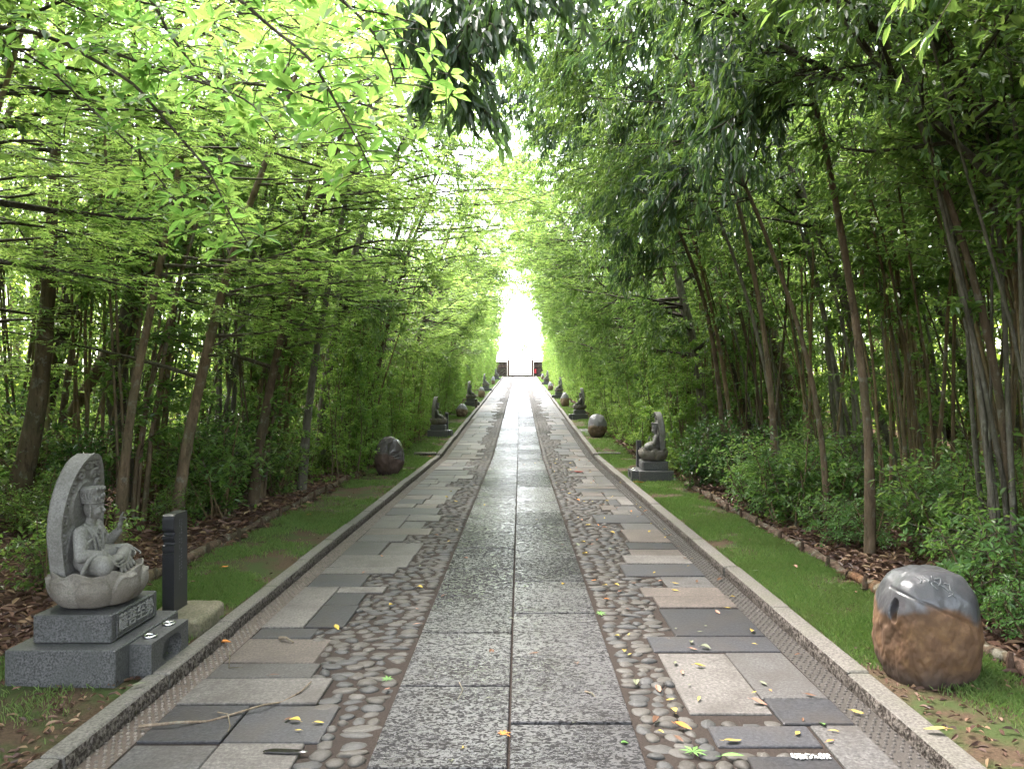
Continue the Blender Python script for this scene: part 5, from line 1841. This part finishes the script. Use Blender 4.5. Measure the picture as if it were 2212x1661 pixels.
# near branches overhead: a broad-leaved tree on the left, a dark evergreen on the right
def boughs(polys, r, far=1.0):
    out = []
    for pl in polys:
        q = np.array([P(a, b, z * far) for a, b, z in pl])
        s = np.linspace(0, 1, len(q))
        f = np.linspace(0, 1, len(q) * 4)
        q = np.stack([np.interp(f, s, q[:, i]) for i in range(3)], -1)
        for _ in range(3):
            q[1:-1] = (q[:-2] + 2 * q[1:-1] + q[2:]) / 4
        out.append(q)
    return out
def near_broadleaf():
    r = np.random.default_rng(77)
    base = np.array([-3.05, 1.75, 0.05])
    T, C, lf = MB(), MB(), Leafer()
    tr = np.array([[0, 0, -.1], [.05, .05, 1.2], [.0, .15, 2.4], [.12, .3, 3.4], [.3, .6, 4.6]])
    T.tube(tr, [.075, .062, .055, .045, .03], 10)
    def along(q, a, step, L, far=.2):
        ln = np.linalg.norm(np.diff(q, axis=0), axis=1).sum()
        for t in np.arange(a, 1.0, step / ln):
            c = np.array([np.interp(t, np.linspace(0, 1, len(q)), q[:, j]) for j in range(3)])
            az = r.uniform(0, 6.28)
            d = np.array([math.cos(az), math.sin(az), r.uniform(-.35, .25)])
            e = c + unit(d) * r.uniform(.05, far)
            C.tube(np.array([c, (c + e) / 2 + [0, 0, .01], e]), [.0028, .0022, .0018], 4, 1, False)
            lf.whorl(e, unit(d) * .55 + np.array([0, 0, .8]), int(r.integers(5, 8)), L, r, 1.25, .10)
    polys = [[(-500, 40, 2.6), (-200, 45, 3.0), (58, 62, 3.3), (146, 98, 3.3), (233, 109, 3.25), (328, 146, 3.2), (437, 178, 3.1), (546, 218, 3.0), (600, 300, 2.95)],
             [(140, 95, 3.3), (284, 175, 3.2), (328, 226, 3.2), (393, 302, 3.15), (451, 368, 3.1), (484, 437, 3.1), (510, 491, 3.1), (565, 565, 3.1)],
             [(-300, -300, 2.9), (100, -150, 3.2), (320, -20, 3.3), (364, 73, 3.3), (419, 146, 3.3), (490, 215, 3.3)],
             [(100, -150, 3.2), (350, -110, 2.9), (520, 0, 2.75), (582, 58, 2.7), (673, 127, 2.65), (702, 182, 2.65), (746, 255, 2.65), (775, 309, 2.65), (805, 375, 2.65)],
             [(350, -110, 2.9), (600, -90, 2.7), (740, 0, 2.6), (800, 60, 2.55), (840, 130, 2.55), (855, 190, 2.55)],
             [(-400, 60, 2.7), (-100, 70, 3.2), (0, 80, 3.5), (110, 150, 3.6), (200, 240, 3.6), (300, 330, 3.6), (370, 420, 3.6), (410, 470, 3.6)],
             [(437, 178, 3.1), (560, 180, 3.1), (680, 215, 3.15), (770, 245, 3.2), (840, 290, 3.2)],
             [(-400, -50, 3.0), (0, -60, 3.9), (150, 10, 4.0), (260, 60, 4.0), (400, 60, 4.1), (560, 110, 4.2)],
             [(600, -90, 2.7), (690, -40, 3.0), (760, 20, 3.2), (830, 30, 3.3), (900, 50, 3.4)]]
    for i, q in enumerate(boughs(polys, r, 1.15)):
        C.tube(q - base, np.linspace(.013 if i in (0, 2) else .009, .0028, len(q)), 6, 1)
        along(q - base, .25 if q[0][0] < -2.2 else .08, .050, .094 if i not in (5, 7) else .080, .30)
    # twigs start at the trunk
    for q in (polys[0], polys[2], polys[5], polys[7]):
        e = P(q[0][0], q[0][1], q[0][2] * 1.15) - base
        C.tube(np.array([tr[2] if e[2] < 3 else tr[3], (tr[2] + e) / 2 + [0, 0, .12], e]), [.022, .018, .013], 6, 1, False)
    p, d, n_, l = lf.arrays()
    C.leaves(p, d, n_, l, l * .40 * r.uniform(.85, 1.15, len(l)), .14, .18)
    return base, T, C
b0, T, C = near_broadleaf()
tree_obj('broadleaf_tree', 'near tree at upper left with large yellow-green leaves in whorls on thin dark boughs', 'tree', tuple(b0), 0, None, T, C, 'bark', 'leaf_chestnut')
def near_dark():
    r = np.random.default_rng(78)
    base = np.array([3.4, 3.9, .07])
    T, C, lf = MB(), MB(), Leafer()
    tr = np.array([[0, 0, -.1], [-.05, .05, 1.5], [-.2, .1, 3.0], [-.5, .2, 4.2], [-1.0, .2, 4.9]])
    T.tube(tr, [.10, .085, .075, .06, .045], 10)
    main = np.array([tr[-1], P(1420, -420, 4.2) - base, P(1250, -260, 4.2) - base, P(1100, -160, 4.2) - base, P(960, -90, 4.2) - base, P(880, -40, 4.2) - base])
    T.tube(main, np.linspace(.042, .010, 6), 7)
    hang = [[(1040, -110, 4.2), (1015, 0, 4.2), (1008, 75, 4.2), (988, 145, 4.2), (985, 200, 4.2), (984, 258, 4.2)], [(1008, 75, 4.2), (970, 130, 4.2), (935, 190, 4.2), (905, 225, 4.2)], [(988, 150, 4.2), (1010, 190, 4.25), (1030, 225, 4.25)],
            [(950, -80, 4.2), (935, 0, 4.2), (915, 55, 4.2), (890, 110, 4.2)], [(890, -40, 4.2), (880, 10, 4.2), (870, 50, 4.2)], [(985, -90, 4.2), (975, -10, 4.2), (960, 60, 4.2), (945, 110, 4.2)], [(1080, -140, 4.2), (1065, -20, 4.2), (1055, 60, 4.2), (1050, 100, 4.2)],
            [(1120, -160, 4.3), (1100, -40, 4.3), (1085, 20, 4.3), (1080, 60, 4.3)], [(1170, -190, 4.4), (1150, -40, 4.4), (1140, 30, 4.4)], [(1230, -240, 4.5), (1210, -60, 4.5), (1200, 20, 4.5)], [(1300, -300, 4.6), (1280, -90, 4.6), (1265, 10, 4.6)],
            [(1000, -120, 4.4), (985, -20, 4.4), (985, 45, 4.4)], [(1060, -120, 4.5), (1035, -30, 4.5), (1030, 30, 4.5), (1020, 70, 4.5)]]
    for q in boughs(hang, r):
        q = q - base
        C.tube(q, np.linspace(.006, .002, len(q)), 5, 1)
        lf.spray(q, 46, .115, r, .75, .95, 0, .3, .035)
        for _ in range(7):
            t = r.uniform(.15, .95)
            c = np.array([np.interp(t, np.linspace(0, 1, len(q)), q[:, j]) for j in range(3)])
            az = r.uniform(0, 6.28)
            tw = curve_pts(c, (math.cos(az), math.sin(az), -.5), r.uniform(.12, .26), 4, .5, r)
            C.tube(tw, np.linspace(.003, .0015, 4), 3, 1, False)
            lf.spray(tw, 13, .105, r, .8, .9, 0, .3, .015)
    p, d, n_, l = lf.arrays()
    C.leaves(p, d, n_, l, l * .33 * r.uniform(.85, 1.15, len(l)), .15, .2)
    return base, T, C
b0, T, C = near_dark()
tree_obj('evergreen_tree', 'near evergreen whose dark drooping leaf sprays hang over the path at the top', 'tree', tuple(b0), 0, None, T, C, 'bark_dark', 'leaf_hang')

for i, (x, y, sd) in enumerate(((3.3, 7.2, 61), (3.2, 9.6, 62), (3.4, 12.6, 63))):
    pts, rad = lean_trunk(sd, 7.6, .36, .045, .2, .02, 8, 2.2)
    tm, cm = grow(sd, pts, rad, x, 'arch', .52, 22, (1.0, 2.2), (-.25, .35), 1.0, 15, (.3, .65), 24, .13, .27, 1.0, .30)
    tree_obj('evergreen_tree', ('evergreen with dense dark drooping narrow leaves over the right lawn, nearest of its kind', 'evergreen with dense dark drooping narrow leaves just before the nearest right statue',
             'evergreen with dark drooping leaves arching beside the nearest right statue')[i], 'tree', (x, y, float(verge(x, y))), math.pi, 'dark drooping evergreens on the right', tm, cm, 'bark', 'leaf_hang')

# woods beyond the thickets, one mass on either side and beyond the gate
def woods(lab, boxes, L, seed, leaf):
    r = np.random.default_rng(seed)
    mb = MB()
    for (x0, x1, y0, y1, h, n) in boxes:
        p = np.stack([r.uniform(x0, x1, n), r.uniform(y0, y1, n), r.uniform(0, 1, n) ** 1.25 * h], -1)
        f = fbm(p, .42, seed, 3)
        keep = f > -.38 + .30 * (p[:, 2] / h) ** 2
        p = p[keep]
        m_ = len(p)
        p[:, 2] += verge(np.clip(p[:, 0], -14, 14), p[:, 1])
        az = r.uniform(0, 6.28, m_)
        d = np.stack([np.cos(az), np.sin(az), r.normal(-.25, .4, m_)], -1)
        nn = unit(np.stack([r.normal(0, .6, m_), r.normal(0, .6, m_), np.ones(m_)], -1))
        mb.leaves(p, d, nn, L * r.uniform(.6, 1.3, m_), L * .42 * r.uniform(.7, 1.3, m_))
        # trunks inside the mass
        for _ in range(max(6, n // 900)):
            x, y = r.uniform(x0, x1), r.uniform(y0, y1)
            z = float(verge(np.clip(x, -14, 14), y)) - .2
            mb.tube([(x, y, z), (x + r.normal(0, .3), y + r.normal(0, .3), z + h * .5), (x + r.normal(0, .6), y + r.normal(0, .6), z + h * .95)], [.09, .07, .03], 6, 1)
    return kind(mb.build('woods', [M[leaf], M['bark']]), 'stuff', lab)
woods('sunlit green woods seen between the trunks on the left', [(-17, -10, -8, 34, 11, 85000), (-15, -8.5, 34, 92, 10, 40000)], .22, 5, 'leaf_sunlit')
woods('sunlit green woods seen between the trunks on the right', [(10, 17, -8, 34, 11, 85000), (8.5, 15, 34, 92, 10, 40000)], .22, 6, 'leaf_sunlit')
r = np.random.default_rng(88)
T, C, lf = MB(), MB(), Leafer()
T.tube([(0, 0, -.1), (.05, 0, 1.5), (.2, 0, 3.0), (.9, .1, 3.9), (2.0, .1, 4.0), (3.0, .1, 3.7)], [.11, .10, .085, .06, .04, .02], 8)
for _ in range(60):
    a_ = np.array([r.uniform(2.0, 3.3), r.normal(.1, .35), r.uniform(3.0, 4.3)])
    tw = curve_pts(a_, (r.normal(0, 1), r.normal(0, 1), -.1), r.uniform(.3, .6), 4, .3, r)
    C.tube(tw, np.linspace(.006, .002, 4), 3, 1, False)
    lf.spray(tw, 16, .16, r, 1.0, .5)
p, d, n_, l = lf.arrays()
C.leaves(p, d, n_, l, l * .35)
tree_obj('evergreen_tree', 'small tree whose dark bough hangs in the bright gap above the gate', 'tree', (3.15, 88.6, float(G(88.6)) + .05), math.pi, None, T, C, 'bark_dark', 'leaf_dark')

# ------------------------------------------------------------------ fallen leaves and twigs on the paving
def fall_mat(name, a, b_):
    m, nt, b = new_mat(name)
    c = ramp(nt, noise(nt, 40, 3, .6, objvec(nt)), [(.3, a), (.7, b_)])
    nt.links.new(c, b.inputs['Base Color'])
    b.inputs['Roughness'].default_value = .65
    b.inputs['Specular IOR Level'].default_value = .2
    return m
FC = {'yellow': fall_mat('yellow_dead_leaf', (.32, .22, .04), (.50, .38, .09)), 'orange': fall_mat('orange_dead_leaf', (.42, .14, .03), (.60, .25, .06)), 'brown': fall_mat('brown_dead_leaf', (.07, .035, .022), (.16, .085, .05)),
      'grey-green': fall_mat('greyish_dead_leaf', (.10, .11, .07), (.19, .20, .13)), 'pink': fall_mat('pinkish_dead_leaf', (.20, .10, .07), (.32, .18, .125)), 'green': fall_mat('green_fallen_leaf', (.07, .17, .035), (.15, .28, .08)), 'red': fall_mat('red_dead_leaf', (.20, .03, .025), (.30, .06, .04))}
def leaf_mesh(mat, wr=.42, seed=0, curl=.12, n=7):
    r = np.random.default_rng(seed)
    t = np.linspace(0, 1, n)
    w = np.sin(np.pi * t ** .85) * wr * .5
    bendz = .10 * np.sin(t * 3 + r.uniform(0, 3)) * r.uniform(.3, 1.2) + .02
    v = []
    for i in range(n):
        for s in (-1, 0, 1):
            v.append((t[i] - .5, s * w[i] + .06 * math.sin(t[i] * 2 + seed), bendz[i] + abs(s) * curl * w[i] * 2 + .03))
    v = np.array(v)
    q = [(i * 3 + k, (i + 1) * 3 + k, (i + 1) * 3 + k + 1, i * 3 + k + 1) for i in range(n - 1) for k in (0, 1)]
    mb = MB()
    mb.add(v, q)
    mb.tube([(-.5, .06 * math.sin(seed), .03), (-.72, .02, .05)], [.012, .008], 4)
    return mb.mesh('fallen_leaf', mat)
def star_mesh(mat, seed=0):
    mb = MB()
    mb.palmate(np.array([[-.25, 0, .05]]), np.array([[1.0, 0, .05]]), np.array([[0, 0, 1.0]]), .75, 7, 0, 44, .1, 15)
    mb.tube([(-.25, 0, .05), (-.6, .05, .03)], [.012, .009], 4)
    return mb.mesh('fallen_leaf', mat)
LM = {c: [leaf_mesh(FC[c], .30 + .08 * k, k + 3, .10 + .08 * k) for k in range(4)] for c in FC}
STAR = {c: star_mesh(FC[c]) for c in ('green', 'orange', 'grey-green')}
def fallen(me, x, y, size, rz, lab, group=None, dz=.012):
    o = obj('fallen_leaf', me)
    hgt = float(G(y)) if KL < x < KR else (float(G(y)) + .08 if (KL - .12 < x < KR + .14) else float(verge(x, y)) + .03)
    o.location = (x, y, hgt + dz * .3 + .006)
    o.rotation_euler = (rng.normal(0, .08), rng.normal(0, .08), rz)
    o.scale = (size,) * 3
    return tag(o, lab, 'leaf', group)
def at(px_, py_, h=0.0):
    z = 1650 * (1.6 - h) / (py_ - 846)
    return (px_ - 1123) / 1650 * z, z
for (px_, py_, me, size, rz, lab) in (
        (1091, 1588, STAR['orange'], .062, .3, 'orange maple leaf lying on the seam between the nearest centre slabs'), (1003, 1616, LM['yellow'][1], .05, 1.2, 'round yellow leaf on the nearest left centre slab'),
        (973, 1646, LM['grey-green'][2], .052, 1.7, 'grey-green leaf near the bottom of the nearest left centre slab'), (836, 1468, STAR['green'], .060, 2.0, 'pale green maple leaf lying on the left cobbles'),
        (1583, 1603, LM['yellow'][1], .085, .1, 'large bright yellow leaf on the cobbles by the speckled stone at lower right'), (1583, 1638, LM['green'][0], .10, -.2, 'long green and yellow leaf just below the large bright yellow one'),
        (1476, 1572, LM['orange'][2], .085, -.6, 'orange curled leaf on the lower right cobbles'), (1512, 1440, LM['yellow'][2], .07, -.1, 'pale yellow leaf on the large notched light flagstone'),
        (1494, 1390, LM['grey-green'][3], .055, 1.3, 'curled grey leaf on the dark flagstone above the notched one'), (1300, 1327, STAR['green'], .075, .4, 'green maple leaf lying on the right centre slabs'),
        (1309, 1483, LM['green'][1], .065, -.9, 'yellow-green oval leaf at the edge of the right centre slab'), (1240, 1562, LM['grey-green'][1], .05, 1.2, 'grey heart-shaped leaf on a joint of the right centre slabs'),
        (1250, 1020, LM['red'][1], .22, .1, 'big dark red leaf lying far up the right cobbles'), (1640, 1520, LM['pink'][2], .085, -.6, 'pinkish brown leaf on the right flagstone next to the gutter'),
        (1803, 1583, LM['yellow'][0], .045, -.5, 'small yellow leaf on the grey flagstone at lower right'), (1793, 1605, LM['orange'][0], .05, .5, 'small orange leaf beside the small yellow one at lower right'),
        (1775, 1567, LM['green'][2], .06, 1.4, 'pale green leaf on the dark flagstone at lower right'), (1500, 1625, STAR['green'], .11, 1.1, 'wet green maple spray lying on the lower right cobbles'),
        (1350, 1610, LM['green'][3], .04, .2, 'small round bright green leaf by the lower right slab edge'), (320, 1478, LM['orange'][1], .065, .7, 'rusty red leaf in the left dimpled gutter'), (486, 1392, LM['orange'][3], .075, .2, 'orange leaf in the left gutter beside the flower holder'),
        (300, 1516, LM['grey-green'][0], .075, .8, 'slim grey leaf in the left dimpled gutter below the rusty one')):
    x, y = at(px_, py_)
    fallen(me, x, y, size, rz, lab)
for (x, y, c, size, lab) in ((2.0, 12.75, 'orange', .24, 'large orange leaf lying at the foot of the nearest right pedestal'), (1.86, 3.42, 'yellow', .10, 'slim yellow leaf lying across the right kerb'), (-2.55, 6.6, 'orange', .08, 'orange leaf on the left lawn beyond the black post'),
                             (-2.6, 9.4, 'orange', .11, 'orange leaf on the left lawn, halfway to the bald dark rock'), (-2.1, 17.9, 'orange', .10, 'orange leaf near the kerb end on the left lawn')):
    fallen(LM[c][1], x, y, size, rng.uniform(0, 3), lab)
zones = [('right cobbles', .60, 1.0, 70), ('right flagstones', 1.0, 1.6, 64), ('right gutter', 1.63, 1.76, 18), ('left cobbles', -1.2, -.70, 24), ('left flagstones', -1.7, -1.0, 14), ('centre slabs', -.6, .5, 26), ('right lawn', 1.98, 2.65, 26), ('left lawn', -2.9, -2.1, 10)]
cw = {'yellow': .30, 'brown': .26, 'grey-green': .22, 'pink': .16, 'orange': .06}
for zn, x0, x1, n in zones:
    for i in range(n):
        c = str(rng.choice(list(cw), p=list(cw.values())))
        y = 3.5 + 15.5 * rng.random() ** 1.3
        fallen(LM[c][int(rng.integers(0, 4))], rng.uniform(x0, x1), y, float(rng.uniform(.032, .072)), rng.uniform(0, 6.28), 'small %s fallen leaf lying on the %s' % (c, zn), '%s fallen leaves on the %s' % (c, zn))
def twig(name, pl, r0, lab, side=()):
    base = np.array([*at(*pl[0]), .0])
    q = np.array([[*at(*p), .016 + .012 * math.sin(i * 2.1)] for i, p in enumerate(pl)])
    mb = MB()
    mb.tube(q - base, np.linspace(r0, r0 * .45, len(q)), 7)
    for s in side:
        qq = np.array([[*at(*p), .02] for p in s])
        mb.tube(qq - base, np.linspace(r0 * .5, r0 * .25, len(qq)), 5)
    o = mb.build(name, M['twig_pale'], None, True)
    o.location = tuple(base)
    return tag(o, lab, 'twig')
M['twig_pale'] = bark_mat('fallen_twig_bark', (.09, .065, .045), (.17, .13, .095), (.26, .21, .165), 30)
twig('fallen_twig', [(300, 1576), (380, 1572), (450, 1560), (520, 1544), (570, 1533), (610, 1518), (650, 1500), (672, 1482)], .0075, 'long thin twig lying across the left dark flagstones')
twig('fallen_twig', [(470, 1545), (492, 1553), (497, 1570), (492, 1588)], .004, 'short curved twig end below the long twig on the left')
twig('fallen_twig', [(496, 1412), (496, 1432), (494, 1444), (524, 1447)], .005, 'small hooked twig standing by the left gutter', [])
twig('fallen_twig', [(604, 1383), (618, 1386), (634, 1389)], .012, 'short thick piece of brown bark on the brown left flagstone')
twig('fallen_twig', [(992, 1480), (1000, 1500), (985, 1520)], .003, 'hair-thin dark twig at the left slab edge')
twig('fallen_twig', [(1264, 1500), (1278, 1507), (1290, 1512)], .006, 'tiny black stick on the right centre slab')
# dark worn hollow filled with wet earth in a flagstone, speckled stone
mb = MB()
a = np.linspace(0, 2 * np.pi, 40, endpoint=False)
cx, cy_ = at(612, 1628)
w = .088 + .012 * np.cos(2 * a) + .010 * np.cos(3 * a)
V = np.stack([cx + w * np.cos(a), cy_ + (.026 + .007 * np.cos(2 * a + .6)) * np.sin(a), np.full(40, .0125)], -1)
V2 = V.copy()
V2[:, :2] = (V[:, :2] - [cx, cy_]) * .82 + [cx, cy_]
V2[:, 2] = .0165
mb.add(np.concatenate([V, V2]), [(i, (i + 1) % 40, 40 + (i + 1) % 40, 40 + i) for i in range(40)])
mb.add(V2, [tuple(range(40))])
tag(mb.build('wet_patch', plain('black_wet_mud', (.018, .016, .015), .18), None, True), 'dark oblong patch of wet mud on the nearest left flagstone', 'mud patch')
x, y = at(1752, 1638)
mb = MB()
for i in range(110):
    px_, py_ = x + rng.uniform(-.085, .085), y + rng.uniform(-.022, .022)
    mb.sphere((px_, py_, .011), (rng.uniform(.003, .007), rng.uniform(.003, .006), .003), 6, 4)
kind(mb.build('gravel', plain('white_grit', (.62, .60, .57), .7), None, True), 'stuff', 'spilled white grit on the dark flagstone at lower right')
